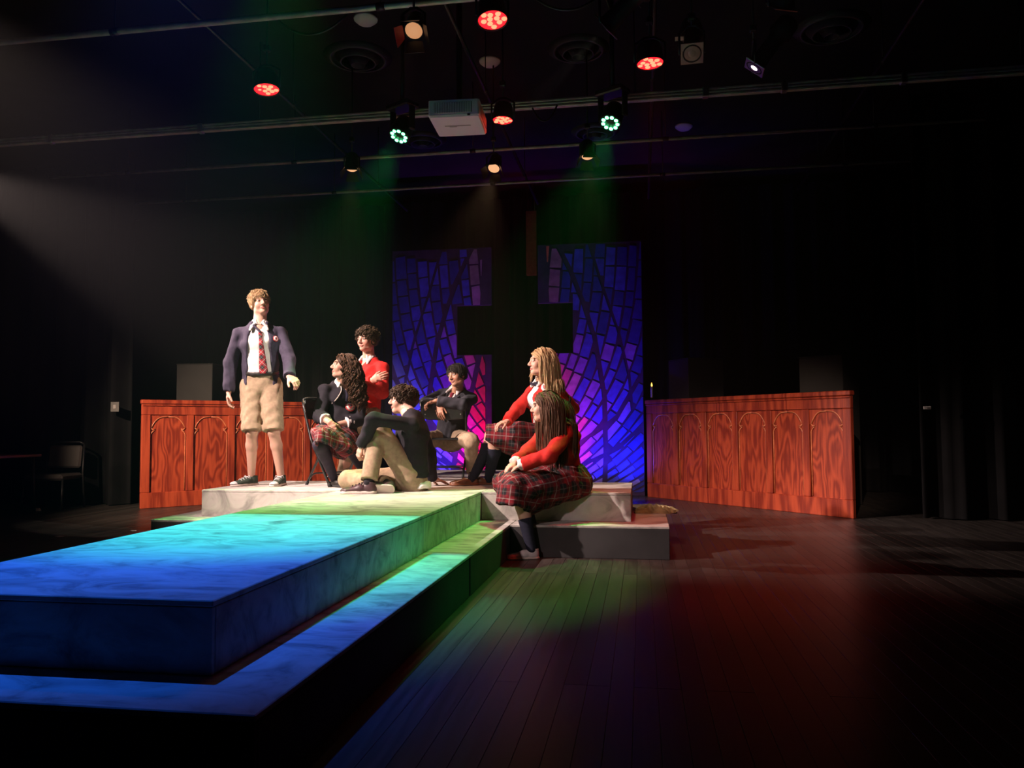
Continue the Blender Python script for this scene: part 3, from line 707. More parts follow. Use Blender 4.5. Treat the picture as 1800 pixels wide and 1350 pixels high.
moving_head((.99, 4.52, 3.50), (.15, 3.0, .3), 'right moving head with a ring of green LEDs and a green beam', 420, 40)
fresnel((-.205, 2.72, 3.50), (-.1, 1.0, 1.2), 'amber lamp with a red-lit barn door at the top of the picture', 'amberdim', 6, red_door=True)
fresnel((-1.58, 5.26, 3.50), (-1.3, 4.3, 0), 'small amber lamp low at the left, below the left green light', 'amber', 100, clamp_z=ZP, ang=44)
fresnel((-.195, 5.50, 3.50), (-.45, 3.4, .44), 'small amber lamp low in the middle, below the projector', 'amber', 150, ang=44)
fresnel((.747, 5.32, 3.50), (.95, 4.4, .2), 'small amber lamp low at the right, beside the right green beam', 'amber', 75, ang=46)
profile((1.02, 2.93, 3.52), (-2.0, 4.2, 1.25), 'slim white spotlight near the top with a faint beam to the left', 420, 14)
profile((2.05, 3.66, 3.50), (-.3, 3.75, .5), 'white spotlight at the upper right with a faint beam below it', 35, 11)
profile((2.12, 2.95, 3.56), (1.2, 5.4, .6), 'unlit profile spotlight with bright edges at the top right', 0, lit=False)
profile((1.60, 3.42, 3.53), (1.5, 1.5, 1.0), 'grey spotlight pointing at the audience beside the upper right red lamp', 0, lit=False)
profile((1.32, 2.60, 3.62), (.9, 4.6, .6), 'profile spotlight cut off by the top edge of the picture', 0, lit=False)


# ------------------------------------------------------------ sculpting toolkit for people: distance fields + surface nets
class Sdf:
    def __init__(s, lo, hi, h):
        s.lo = np.array(lo, float); s.h = h; s.n = np.ceil((np.array(hi, float) - s.lo) / h).astype(int) + 1
        s.D = np.full(s.n, 1.0, np.float32)
        s.ax = [s.lo[i] + h * np.arange(s.n[i]) for i in range(3)]
    def sub(s, lo, hi):
        a = np.clip(np.floor((np.array(lo) - s.lo) / s.h).astype(int), 0, s.n); b = np.clip(np.ceil((np.array(hi) - s.lo) / s.h).astype(int) + 1, 0, s.n)
        if np.any(b <= a): return None, None
        sl = tuple(slice(i, j) for i, j in zip(a, b))
        return sl, np.meshgrid(*[s.ax[i][sl[i]] for i in range(3)], indexing='ij')
    def op(s, sl, d, k, op):
        o = s.D[sl]; d = d.astype(np.float32)
        if op == 'u':
            h = np.clip(.5 + .5 * (d - o) / k, 0, 1); s.D[sl] = d * (1 - h) + o * h - k * h * (1 - h)
        elif op == 'c':
            h = np.clip(.5 - .5 * (-d - o) / k, 0, 1); s.D[sl] = o * h + (-d) * (1 - h) + k * h * (1 - h)
    def ec(s, p0, p1, A0, A1, right=None, k=.015, flat=(0, 0), op='u'):
        """tapering limb with an elliptic section: A=(half width along right, half depth)"""
        p0, p1 = np.array(p0, float), np.array(p1, float)
        A0 = (A0, A0) if np.isscalar(A0) else A0; A1 = (A1, A1) if np.isscalar(A1) else A1
        L = np.linalg.norm(p1 - p0); t = (p1 - p0) / max(L, 1e-6)
        r = np.array(right, float) if right is not None else (V(1, 0, 0) if abs(t[0]) < .8 else V(0, 1, 0))
        r = nrm(r - t * (r @ t)); q = np.cross(t, r); m = max(*A0, *A1) + 2.2 * k + 2 * s.h
        sl, g = s.sub(np.minimum(p0, p1) - m, np.maximum(p0, p1) + m)
        if sl is None: return s
        X = [g[i] - p0[i] for i in range(3)]
        al = X[0] * t[0] + X[1] * t[1] + X[2] * t[2]; u = X[0] * r[0] + X[1] * r[1] + X[2] * r[2]; w = X[0] * q[0] + X[1] * q[1] + X[2] * q[2]
        f = np.clip(al / L, 0, 1); a = A0[0] + (A1[0] - A0[0]) * f; b = A0[1] + (A1[1] - A0[1]) * f; mn = np.minimum(a, b)
        ex = np.where(al < 0, al, np.where(al > L, al - L, 0))
        e2 = ex.copy()
        if flat[0]: e2 = np.where(al < 0, 0, e2)
        if flat[1]: e2 = np.where(al > L, 0, e2)
        kk = np.sqrt((u / a) ** 2 + (w / b) ** 2 + (e2 / mn) ** 2 + 1e-9)
        d = (kk - 1) * mn * np.clip(.35 + .65 * np.maximum(a, b) / mn, 1, 1.4)
        if flat[0]: d = np.maximum(d, -al)
        if flat[1]: d = np.maximum(d, al - L)
        s.op(sl, d, k, op); return s
    def ell(s, c, rad, R=None, k=.01, op='u'):
        c = np.array(c, float); rad = np.array(rad, float) * np.ones(3); R = np.eye(3) if R is None else R
        m = rad.max() + 2.2 * k + 2 * s.h; sl, g = s.sub(c - m, c + m)
        if sl is None: return s
        X = [g[i] - c[i] for i in range(3)]; q = 0
        for j in range(3): q = q + ((X[0] * R[0, j] + X[1] * R[1, j] + X[2] * R[2, j]) / rad[j]) ** 2
        s.op(sl, (np.sqrt(q + 1e-9) - 1) * rad.min(), k, op); return s
    def cut(s, p, n, k=.004):
        """remove everything on the side n points to"""
        g = np.meshgrid(*s.ax, indexing='ij', sparse=True); n = nrm(n); d = (g[0] - p[0]) * n[0] + (g[1] - p[1]) * n[1] + (g[2] - p[2]) * n[2]
        s.D = np.maximum(s.D, d.astype(np.float32)); return s
    def folds(s, amp, wl, seed=0, ax=None):
        rg = np.random.RandomState(seed); g = np.meshgrid(*s.ax, indexing='ij', sparse=True); tot = 0
        for i in range(4):
            v = nrm(rg.randn(3)); v = v if ax is None else nrm(v * .55 + np.array(ax) * rg.choice((-1, 1))); f = 2 * math.pi / (wl * rg.uniform(.6, 1.5)); v2 = nrm(rg.randn(3)) * 2 * math.pi / (wl * 2.5)
            tot = tot + np.sin(f * (g[0] * v[0] + g[1] * v[1] + g[2] * v[2]) + rg.uniform(0, 6) + 1.5 * np.sin(g[0] * v2[0] + g[1] * v2[1] + g[2] * v2[2]))
        s.D = s.D + (amp * tot / 2).astype(np.float32); return s
    def val(s, p):
        q = np.clip((np.array(p) - s.lo) / s.h, 0, s.n - 1.001); i = q.astype(int); f = q - i; r = 0
        for a in (0, 1):
            for b in (0, 1):
                for c in (0, 1): r += s.D[i[0] + a, i[1] + b, i[2] + c] * (f[0] if a else 1 - f[0]) * (f[1] if b else 1 - f[1]) * (f[2] if c else 1 - f[2])
        return r
    def hit(s, p, d, far=.4):
        """march from p along d to the surface"""
        p = np.array(p, float); d = nrm(d); t = 0
        while t < far:
            v = s.val(p + d * t)
            if v < .0005: break
            t += max(.0015, min(v * .6, .02))
        return p + d * t
    def mesh(s):
        D = s.D; S = D < 0; n = s.n
        cell = [S[a:n[0] - 1 + a, b:n[1] - 1 + b, c:n[2] - 1 + c] for a in (0, 1) for b in (0, 1) for c in (0, 1)]
        cnt = sum(x.astype(np.uint8) for x in cell); I = np.argwhere((cnt > 0) & (cnt < 8))
        if len(I) == 0: return np.zeros((0, 3)), np.zeros((0, 4), int)
        cor = [(a, b, c) for a in (0, 1) for b in (0, 1) for c in (0, 1)]
        val = np.stack([D[I[:, 0] + a, I[:, 1] + b, I[:, 2] + c] for a, b, c in cor], 1)
        acc = np.zeros((len(I), 3)); num = np.zeros(len(I))
        for i in range(8):
            for j in range(i + 1, 8):
                if sum(abs(x - y) for x, y in zip(cor[i], cor[j])) != 1: continue
                m = (val[:, i] < 0) != (val[:, j] < 0); t = np.where(m, val[:, i] / np.where(m, val[:, i] - val[:, j], 1), 0)
                p = np.array(cor[i])[None] + t[:, None] * (np.array(cor[j]) - np.array(cor[i]))[None]
                acc += np.where(m[:, None], p, 0); num += m
        vs = s.lo + (I + acc / num[:, None]) * s.h
        idx = np.full(n - 1, -1, np.int64); idx[I[:, 0], I[:, 1], I[:, 2]] = np.arange(len(I))
        F = []
        for a in range(3):
            b, c = (a + 1) % 3, (a + 2) % 3
            s0 = [slice(1, n[i] - 1) for i in range(3)]; s0[a] = slice(0, n[a] - 1); s1 = list(s0); s1[a] = slice(1, n[a])
            A, B = S[tuple(s0)], S[tuple(s1)]; E = np.argwhere(A != B)
            if len(E) == 0: continue
            ins = A[E[:, 0], E[:, 1], E[:, 2]]; E = E + np.array([0 if i == a else 1 for i in range(3)])
            def at(db, dc):
                q = E.copy(); q[:, b] += db; q[:, c] += dc; return idx[q[:, 0], q[:, 1], q[:, 2]]
            Q = np.stack([at(-1, -1), at(0, -1), at(0, 0), at(-1, 0)], 1); Q[~ins] = Q[~ins][:, ::-1]; F.append(Q)
        F = np.concatenate(F); u, inv = np.unique(F, return_inverse=True); return vs[u], inv.reshape(F.shape)
def npmesh(name, vs, fs, m, attrs=None):
    me = bpy.data.meshes.new(name); me.vertices.add(len(vs)); me.vertices.foreach_set('co', np.asarray(vs, np.float32).ravel())
    k = fs.shape[1]; me.loops.add(fs.size); me.loops.foreach_set('vertex_index', fs.ravel().astype(np.int32)); me.polygons.add(len(fs))
    me.polygons.foreach_set('loop_start', np.arange(0, fs.size, k, dtype=np.int32))
    me.update(calc_edges=True); me.polygons.foreach_set('use_smooth', np.ones(len(fs), bool)); me.materials.append(m)
    for kx, (dom, a) in (attrs or {}).items():
        if dom == 'C': at = me.color_attributes.new(kx, 'FLOAT_COLOR', 'POINT'); at.data.foreach_set('color', np.concatenate([a, np.ones((len(a), 1))], 1).astype(np.float32).ravel())
        else: at = me.attributes.new(kx, 'FLOAT_VECTOR', 'POINT'); at.data.foreach_set('vector', a.astype(np.float32).ravel())
    me.update(); return me
def relax(vs, fs, n=1, lam=.5):
    for _ in range(n):
        acc = np.zeros_like(vs); cnt = np.zeros(len(vs))
        for i in range(4):
            a, b = fs[:, i], fs[:, (i + 1) % 4]; np.add.at(acc, a, vs[b]); np.add.at(cnt, a, 1); np.add.at(acc, b, vs[a]); np.add.at(cnt, b, 1)
        vs = vs + lam * (acc / np.maximum(cnt, 1)[:, None] - vs)
    return vs

def skin_mat():
    m, nt, b = newmat('skin'); b.inputs['Roughness'].default_value = .5; b.inputs['Specular IOR Level'].default_value = .35
    at = nd(nt, 'ShaderNodeAttribute', attribute_name='Col'); nt.links.new(at.outputs['Color'], b.inputs['Base Color']); return m
M['skin'] = skin_mat()
def cloth(name, col, rough=.85, var=.15): return mat(name, col, rough, var=var, scale=40, bump=.25, bscale=350, spec=.15)
def plaid_mat(name, base, dark, line, pitch=.085, diag=False):
    m, nt, b = newmat(name); b.inputs['Roughness'].default_value = .85; b.inputs['Specular IOR Level'].default_value = .15
    at = nd(nt, 'ShaderNodeAttribute', attribute_name='pc')
    mp = nd(nt, 'ShaderNodeMapping'); mp.inputs['Scale'].default_value = (1 / pitch,) * 3
    if diag: mp.inputs['Rotation'].default_value = (0, 0, math.pi / 4)
    nt.links.new(at.outputs['Vector'], mp.inputs[0]); sx = nd(nt, 'ShaderNodeSeparateXYZ'); nt.links.new(mp.outputs[0], sx.inputs[0])
    def M_(o, a, b_=None):
        n = nd(nt, 'ShaderNodeMath', operation=o)
        for i, q in enumerate((a, b_)):
            if q is None: continue
            if isinstance(q, (int, float)): n.inputs[i].default_value = q
            else: nt.links.new(q, n.inputs[i])
        return n.outputs[0]
    bands, lines = [], []
    for o in ('X', 'Y'):
        f = M_('FRACT', sx.outputs[o]); f = M_('FRACT', M_('ADD', f, 1.0))
        bands.append(M_('GREATER_THAN', f, .52)); c = M_('ABSOLUTE', M_('SUBTRACT', f, .26)); lines.append(M_('LESS_THAN', c, .028 if not diag else .035))
        c2 = M_('ABSOLUTE', M_('SUBTRACT', f, .76)); lines.append(M_('MULTIPLY', M_('LESS_THAN', c2, .025), .35))
    fac = M_('MULTIPLY', M_('ADD', bands[0], bands[1]), .5)
    mx = nd(nt, 'ShaderNodeMix', data_type='RGBA'); nt.links.new(fac, mx.inputs[0]); mx.inputs[6].default_value = (*base, 1); mx.inputs[7].default_value = (*dark, 1)
    lf = M_('MINIMUM', M_('ADD', M_('ADD', lines[0], lines[1]), M_('ADD', lines[2], lines[3])), 1.0)
    m2 = nd(nt, 'ShaderNodeMix', data_type='RGBA'); nt.links.new(M_('MULTIPLY', lf, .6), m2.inputs[0]); nt.links.new(mx.outputs[2], m2.inputs[6]); m2.inputs[7].default_value = (*line, 1)
    nt.links.new(m2.outputs[2], b.inputs['Base Color']); return m
M['plaid'] = plaid_mat('plaid_wool', (.19, .016, .025), (.018, .020, .024), (.30, .27, .26), .10)
M['tieplaid'] = plaid_mat('plaid_tie', (.34, .02, .03), (.022, .024, .026), (.45, .42, .4), .062, True)
M['shirt'] = cloth('white_shirt', (.72, .68, .66), .8, .06); M['khaki'] = cloth('khaki_twill', (.33, .245, .165)); M['redwool'] = cloth('red_wool', (.52, .022, .020), .8); M['navy'] = cloth('navy_knit', (.045, .038, .062)); M['black_knit'] = cloth('black_knit', (.020, .018, .024)); M['charcoal'] = cloth('charcoal_wool', (.045, .045, .055))
M['sock'] = cloth('navy_sock', (.018, .019, .035)); M['tights'] = cloth('dark_tights', (.028, .022, .036), .6); M['leather'] = mat('brown_leather', (.16, .06, .03), .35, var=.2, scale=25); M['maroonshoe'] = mat('maroon_shoe', (.055, .022, .028), .5, var=.2); M['greenshoe'] = mat('green_canvas', (.035, .055, .040), .8); M['solewhite'] = mat('pale_rubber', (.62, .52, .47), .6); M['shoewhite'] = mat('white_canvas', (.62, .58, .58), .7); M['belt'] = mat('dark_belt', (.02, .018, .016), .4)
M['patchred'] = mat('patch_red', (.50, .05, .05), .8); M['patchwhite'] = mat('patch_white', (.65, .58, .55), .8); M['cord'] = mat('pale_cord', (.55, .45, .40), .6); M['maroontie'] = cloth('maroon_tie', (.12, .012, .022)); M['darktie'] = cloth('dark_ribbon', (.018, .016, .03))
M['watch'] = mat('watch_steel', (.3, .28, .26), .3, metal=.8)
def hairmat(name, c0, c1): 
    m = mat(name, c0, .55, spec=.22); nt = m.node_tree; b = nt.nodes['Principled BSDF']
    at = nd(nt, 'ShaderNodeAttribute', attribute_name='pc'); sx = nd(nt, 'ShaderNodeSeparateXYZ'); nt.links.new(at.outputs['Vector'], sx.inputs[0])
    mx = nd(nt, 'ShaderNodeMix', data_type='RGBA'); nt.links.new(sx.outputs['X'], mx.inputs[0]); mx.inputs[6].default_value = (*c0, 1); mx.inputs[7].default_value = (*c1, 1); nt.links.new(mx.outputs[2], b.inputs['Base Color']); return m
M['blondshort'] = hairmat('light_brown_hair', (.24, .15, .07), (.44, .30, .16)); M['darkcurl'] = hairmat('dark_brown_curls', (.030, .014, .008), (.10, .05, .026)); M['browncurl'] = hairmat('brown_curls', (.035, .02, .012), (.085, .05, .028)); M['brownwave'] = hairmat('dark_brown_waves', (.025, .014, .008), (.075, .042, .022)); M['blackhair'] = hairmat('black_hair', (.012, .010, .009), (.035, .028, .022)); M['blonde'] = hairmat('blonde_hair', (.30, .18, .085), (.55, .38, .20)); M['brownlong'] = hairmat('long_brown_hair', (.055, .024, .013), (.13, .06, .034))

class Strands:
    def __init__(s): s.v = []; s.f = []; s.a = []; s.n = 0
    def clump(s, pts, r, col, rng, kids=4, jit=.008, n=4, flat=.7):
        pts = np.array(pts); r = np.array(r)
        for i in range(kids):
            o = rng.randn(3) * jit; w = np.linspace(.35, 1.0, len(pts))[:, None]; s.add(pts + o[None] * w + rng.randn(3)[None] * jit * .5 * (w ** 3), r, min(1, max(0, col + .25 * rng.randn())), n, flat)
    def add(s, pts, r, col, n=5, flat=1.0):
        pts = np.array(pts); m = len(pts); r = np.array(r)
        t = np.gradient(pts, axis=0); t /= np.maximum(np.linalg.norm(t, axis=1), 1e-9)[:, None]
        ref = V(.31, .52, .79); u = np.cross(t, ref); u /= np.maximum(np.linalg.norm(u, axis=1), 1e-6)[:, None]; w_ = np.cross(t, u)
        a = np.arange(n) * 2 * math.pi / n
        ring = pts[:, None] + r[:, None, None] * (np.cos(a)[None, :, None] * u[:, None] + flat * np.sin(a)[None, :, None] * w_[:, None])
        s.v.append(ring.reshape(-1, 3)); i = np.arange(m - 1)[:, None] * n; k = np.arange(n)[None]; k2 = (k + 1) % n
        s.f.append((np.stack([i + k, i + k2, i + n + k2, i + n + k], -1).reshape(-1, 4)) + s.n); s.a.append(np.tile([col, 0, 0], (m * n, 1))); s.n += m * n
    def mesh(s, name, m, extra=None):
        v, f, a = list(s.v), list(s.f), list(s.a); n = s.n
        if extra is not None: ev, ef = extra; v.append(ev); f.append(ef + n); a.append(np.tile([.15, 0, 0], (len(ev), 1)))
        return npmesh(name, np.concatenate(v), np.concatenate(f), m, {'pc': ('V', np.concatenate(a))})

def toimg(az, pitch, roll, pos):
    """head axes (left, forward, up): az 0 looks at the audience, +90 towards stage right (picture left)"""
    tc = CAM - pos; tc[2] = 0; tc = nrm(tc); lf = -_rt; a, p, r = map(math.radians, (az, pitch, roll))
    f = math.cos(a) * tc + math.sin(a) * nrm(lf - tc * (lf @ tc)); f = math.cos(p) * f + math.sin(p) * V(0, 0, 1)
    l = nrm(np.cross(V(0, 0, 1), f)); u = np.cross(f, l); l2 = math.cos(r) * l + math.sin(r) * u; return np.array([l2, f, np.cross(f, l2)]).T

class Person:
    def __init__(s, label, J, H, head, skin, lips=(.42, .16, .13), brow=(.06, .035, .02), female=False, build=1.0, base=None, hs=1.0):
        s.J = {k: V(*v) for k, v in J.items()}; s.H = H; j = s.J; s.k = H / 1.68; s.b = build; s.fem = female; s.skin = np.array(skin); s.lips = np.array(lips); s.brow = np.array(brow)
        s.base = V(*(base if base is not None else (j['pel'][0], j['pel'][1], ZU)))
        s.t = empty('person', tuple(s.base)); tag(s.t, label, 'person')
        s.up = nrm(j['nk'] - j['pel']); l = j['sL'] - j['sR']; s.lat = nrm(l - s.up * (l @ s.up)); s.fw = np.cross(s.lat, s.up)
        l = j['hL'] - j['hR']; s.plat = nrm(l - s.up * (l @ s.up))
        s.R = toimg(*head, j['hd']); s.hc = j['hd'] + 0; s.hs = .97 * s.k ** .5 * hs
        al = list(j.values()); s.lo = np.min(al, 0) - .34; s.hi = np.max(al, 0) + .34
    def part(s, name, vs, fs, m, attrs=None, parent=None):
        o = put(name, npmesh(name, vs - s.base, fs, m, attrs), parent or s.t); return o
    def mbpart(s, mb, name, m, parent=None):
        mb.v = [tuple(np.array(q) - s.base) for q in mb.v]; return mb.build(name, m, parent or s.t)
    def grid(s, pts, pad, h): pts = np.array(pts); return Sdf(pts.min(0) - pad, pts.max(0) + pad, h)
    def H_(s, x, y, z): return s.hc + s.R @ (V(x, y, z) * s.hs)
    # ---- shapes shared by the body and the clothes over it
    def torso(s, S, off=0, lo=0., top=True, bust=True, bottom=.0, belly=0., shoulder=1.0, flatb=0):
        j, k, b = s.J, s.k, s.b; u, f = s.up, s.fw; L = np.linalg.norm(j['nk'] - j['pel'])
        w, c, n = j['pel'] + u * L * .38, j['pel'] + u * L * .72, j['nk'] - u * .015
        hip = (.162 if s.fem else .155) * k * b; ws = (.125 if s.fem else .135) * k * b; ch = (.142 if s.fem else .158) * k * b
        p0 = j['pel'] - u * (.02 + bottom)
        S.ec(p0, w, (hip + off, .112 * k * b + off), (ws + off, (.098 + belly) * k * b + off), s.plat, .03, flat=(flatb, 0))
        S.ec(w, c, (ws + off, (.098 + belly) * k * b + off), (ch + off, .112 * k * b + off), s.lat, .03)
        S.ec(c, n, (ch + off, .110 * k * b + off), (.075 * k + off, .062 * k + off), s.lat, .03)
        for q in ('sL', 'sR'):
            S.ec(n - u * .022 - f * .008, j[q] - u * .032, (.050 * k + off * .9, .050 * k + off * .9), (.038 * k * shoulder * b + off * .7, .044 * k * shoulder * b + off * .7), s.up, .025)
        if s.fem and bust:
            for q in (-1, 1): S.ell(c + s.lat * q * .062 * k + f * .085 * k - u * .01, (.062 * k + off, .05 * k + off, .06 * k + off), np.array([s.lat, f, u]).T, .03)
    def arm(s, S, q, off=0, end=1.0, flat=1, loose=0., start=0.):
        j, k, b = s.J, s.k, s.b ** .5; e = j['e' + q]; w = e + (j['w' + q] - e) * min(end, 1.06); a = j['s' + q]
        S.ec(a - s.up * .032, e, .040 * k * b + off + loose * .2, .037 * k * b + off + loose * .5, None, .02)
        S.ec(e, w, .037 * k * b + off + loose * .5, .026 * k * b + off + loose + (1 - min(end, 1)) * .012, None, .02, flat=(0, flat))
    def leg(s, S, q, off=0, end=1.0, flat=1, thigh=True, shin=True, start=0., hem=0., th_end=1.0):
        j, k, b = s.J, s.k, s.b ** .6; h, kn, an = j['h' + q], j['k' + q], j['a' + q]
        if thigh:
            p = h + (kn - h) * th_end; S.ec(h, p, .080 * k * b + off, (.056 + .024 * (1 - th_end)) * k * b + off + hem, None, .03, flat=(0, flat if not shin else 0))
        if shin:
            d = nrm(an - kn); th = nrm(kn - h); back = nrm(-(th - d * (th @ d)) + 1e-6) if np.linalg.norm(th - d * (th @ d)) > .15 else -s.fw
            c = kn + (an - kn) * .32 + back * .016 * k; p = kn + (an - kn) * end
            if off < .012:
                p0 = kn + (an - kn) * start
                if start < .3: S.ec(p0, c, .050 * k * b + off, .051 * k * b + off, None, .02, flat=(1 if start else 0, 0)); S.ec(c, p, .051 * k * b + off, .031 * k * b + off, None, .02, flat=(0, flat))
                else: S.ec(p0 + back * .010 * k, p, .046 * k * b + off, .031 * k * b + off, None, .02, flat=(1, flat))
            else: S.ec(kn, p, .056 * k * b + off, .040 * k * b + off + hem, None, .02, flat=(0, flat))
    # ---- head with a face
    def head_sdf(s, h=.0033):
        c = s.hc; S = Sdf(c - .165 * s.hs, c + .165 * s.hs, h); q = s.hs; R = s.R
        E = lambda p, r, k=.012, op='u': S.ell(s.H_(*p), np.array(r) * q, R, k * q, op)
        C = lambda a, b, ra, rb, k=.008, op='u': S.ec(s.H_(*a), s.H_(*b), ra * q, rb * q, None, k * q, op=op)
        fm = .93 if s.fem else 1.0
        E((0, -.014, .036), (.073, .092, .076)); E((0, .020, -.022), (.059 * fm, .068, .084), .02); E((0, .055, -.088), (.028 * fm, .028, .022), .022)
        for x in (-1, 1):
            E((x * .041 * fm, .008, -.066), (.022, .03, .026), .02); E((x * .036, .055, -.028), (.024, .024, .026), .02)
            E((x * .074, -.010, -.006), (.009, .021, .033), .006); E((x * .082, -.002, -.004), (.007, .011, .019), .006, 'c')
        C((0, -.018, -.055), s.R.T @ ((s.J['nk'] - s.hc) / q) + V(0, 0, -.01), .054 * fm, .056 * fm, .02)
        E((0, .078, .026), (.048, .013, .013), .016)
        for x in (-1, 1): E((x * .031, .098, .006), (.018, .018, .012), .012, 'c')
        for x in (-1, 1): E((x * .031, .072, .005), (.0145, .0145, .0125), .003)
        for x in (-1, 1): C((x * .047, .074, .013), (x * .017, .082, .0145), .004, .005, .004)
        C((0, .084, .014), (0, .104, -.022), .0075, .0115, .012); E((0, .103, -.027), (.0125, .012, .0105), .006)
        for x in (-1, 1): E((x * .0125, .094, -.031), (.0085, .0095, .0075), .005)
        C((-.017, .080, -.055), (.017, .080, -.055), .0075, .0075, .005); E((0, .086, -.0535), (.016, .0075, .0055), .004); E((0, .084, -.066), (.017, .0085, .0068), .005)
        C((-.021, .088, -.0597), (.021, .088, -.0597), .0018, .0018, .004, 'c')
        return S
    def head_col(s, vs):
        L = (vs - s.hc) @ s.R / s.hs; x, y, z = np.abs(L[:, 0]), L[:, 1], L[:, 2]; col = np.tile(s.skin, (len(vs), 1))
        warm = np.exp(-(((x - .036) / .02) ** 2 + ((z + .028) / .022) ** 2)) * (y > .03); col = col * (1 - .22 * warm[:, None] * np.array([0, 1, .9])[None])
        front = y > .055
        m = front & (((x / .023) ** 2 + ((z + .0598) / .0125) ** 2) < 1); col[m] = s.lips
        m = front & (((x / .02) ** 2 + ((z + .0597) / .0022) ** 2) < 1); col[m] = s.lips * .35
        m = front & (np.abs(z - .0245 - .004 * np.sin(np.clip((x - .012) / .04, 0, 1) * 2.6)) < .0042) & (x > .012) & (x < .050); col[m] = s.brow
        e = ((x - .031) / .0145) ** 2 + ((z - .0055) / .0062) ** 2; m = front & (e < 1); col[m] = (.55, .50, .47)
        m = front & (e < 1.2) & ((((x - .031) / .0062) ** 2 + ((z - .0055) / .0062) ** 2) < 1); col[m] = (.03, .02, .014)
        m = front & (e >= .8) & (e < 1.75) & (z > .0075); col[m] = s.brow * .6
        m = (y > .085) & (((x - .0085) / .0042) ** 2 + ((z + .0365) / .003) ** 2 < 1); col[m] = s.skin * .35
        return col
    # ---- hand: d finger direction, n palm normal
    def hand(s, q, d=None, n=None, curl=.35, spread=.0, thumb=.3, h=.003):
        j = s.J; w = j['w' + q]; fd = nrm(w - j['e' + q]); d = fd if d is None else nrm(d); n = V(0, 0, -1) if n is None else np.array(n, float); n = nrm(n - d * (n @ d)); th = np.cross(n, d) if q == 'L' else np.cross(d, n)
        z = s.k * (.93 if s.fem else 1.0); S = Sdf(w - .2, w + .2, h); S.ec(w - fd * .055, w, (.029 * z, .025 * z), (.028 * z, .021 * z), th, .01)
        S.ec(w, w + d * .05 * z, (.027 * z, .017 * z), (.038 * z, .016 * z), th, .012); S.ec(w + d * .05 * z, w + d * .082 * z, (.038 * z, .016 * z), (.036 * z, .012 * z), th, .012)
        for i, (o, ln, r) in enumerate(((.029, .070, .0092), (.010, .078, .0096), (-.010, .072, .0091), (-.028, .056, .0080))):
            b = w + (d * (.088 - .006 * abs(i - 1.2)) + th * o) * z; a = 0; dd = nrm(d + th * o * (1.2 + 9 * spread)); cu = curl * (1 + .12 * i)
            for ls, am in ((.45, 55), (.31, 75), (.24, 45)):
                a = math.radians(am) * cu + a; v = math.cos(a) * dd + math.sin(a) * n; e = b + v * ln * ls * z; S.ec(b, e, r * z, r * .92 * z, None, .003); b = e; r *= .92
        b = w + (d * .022 + th * .026 + n * .004) * z; v = nrm(d * .75 + th * (.75 - thumb) + n * (.15 + thumb)); e = b + v * .045 * z; S.ec(b, e, .0135 * z, .011 * z, None, .008); v2 = nrm(v + d * .5 + n * thumb * .8 - th * thumb * .4); S.ec(e, e + v2 * .034 * z, .0108 * z, .0085 * z, None, .003)
        return S
    def body(s, hands, armsleeve=(1, 1), legs='', h=.0095):
        S = s.grid(list(s.J.values()), .22, h); s.torso(S, 0)
        S.ec(s.J['nk'] - s.up * .03, s.H_(0, -.018, -.055), .060 * s.k, .052 * s.k, None, .02)
        for q in 'LR':
            s.arm(S, q); S.ell(s.J['s' + q] - s.up * .03, .038 * s.k); s.leg(S, q, 0, 1.0, 0)
        sets = [S.mesh()]; cols = [np.tile(s.skin, (len(sets[0][0]), 1))]
        hv, hf = s.head_sdf().mesh(); hv = relax(hv, hf, 1, .4); sets.append((hv, hf)); cols.append(s.head_col(hv))
        for q, kw in hands.items():
            v, f = s.hand(q, **kw).mesh(); sets.append((relax(v, f, 1, .3), f)); cols.append(np.tile(s.skin * np.array([1, .93, .92]), (len(v), 1)))
        n = 0; F = []
        for v, f in sets: F.append(f + n); n += len(v)
        vs = np.concatenate([a for a, _ in sets]); s.part('body', vs, np.concatenate(F), M['skin'], {'Col': ('C', np.concatenate(cols))})
    def garment(s, name, S, m, pc=None, rx=1):
        v, f = S.mesh(); v = relax(v, f, rx, .4) if rx else v
        return s.part(name, v, f, M[m], {'pc': ('V', pc(v))} if pc else None)
    def top(s, name, m, off=.016, sleeve=(.98, .98), bottom=.06, fold=.0035, seed=1, loose=.006, opening=None, h=.0085, vneck=None, belly=0., shoulder=1.05, bust=True, neck=.02):
        S = s.grid(list(s.J.values()), .2, h); s.torso(S, off, bottom=bottom, belly=belly, shoulder=shoulder, flatb=1, bust=bust)
        n = s.J['nk']; nk_ = nrm(s.H_(0, -.02, -.06) - n)
        if opening:   # front opening: list of (up, half width, sideways shift) from the neck down
            for (u0, w0, x0), (u1, w1, x1) in zip(opening[:-1], opening[1:]):
                S.ec(n + s.up * u0 + s.fw * .14 + s.lat * x0, n + s.up * u1 + s.fw * .14 + s.lat * x1, (w0, .13), (w1, .13), s.lat, .004, op='c')
        for q, e in zip('LR', sleeve):
            if e: s.arm(S, q, off * .75, e, 1, loose)
        S.folds(fold, .11, seed)
        S.ec(n + nk_ * neck, n + nk_ * .2, .070 * s.k, .085 * s.k, None, .004, op='c')
        if vneck: S.ec(n + s.fw * .10 - s.up * vneck, n + s.fw * .055 + s.up * .06, .012, .062 * s.k, None, .004, op='c')
        s.S = S; return s.garment(name, S, m)
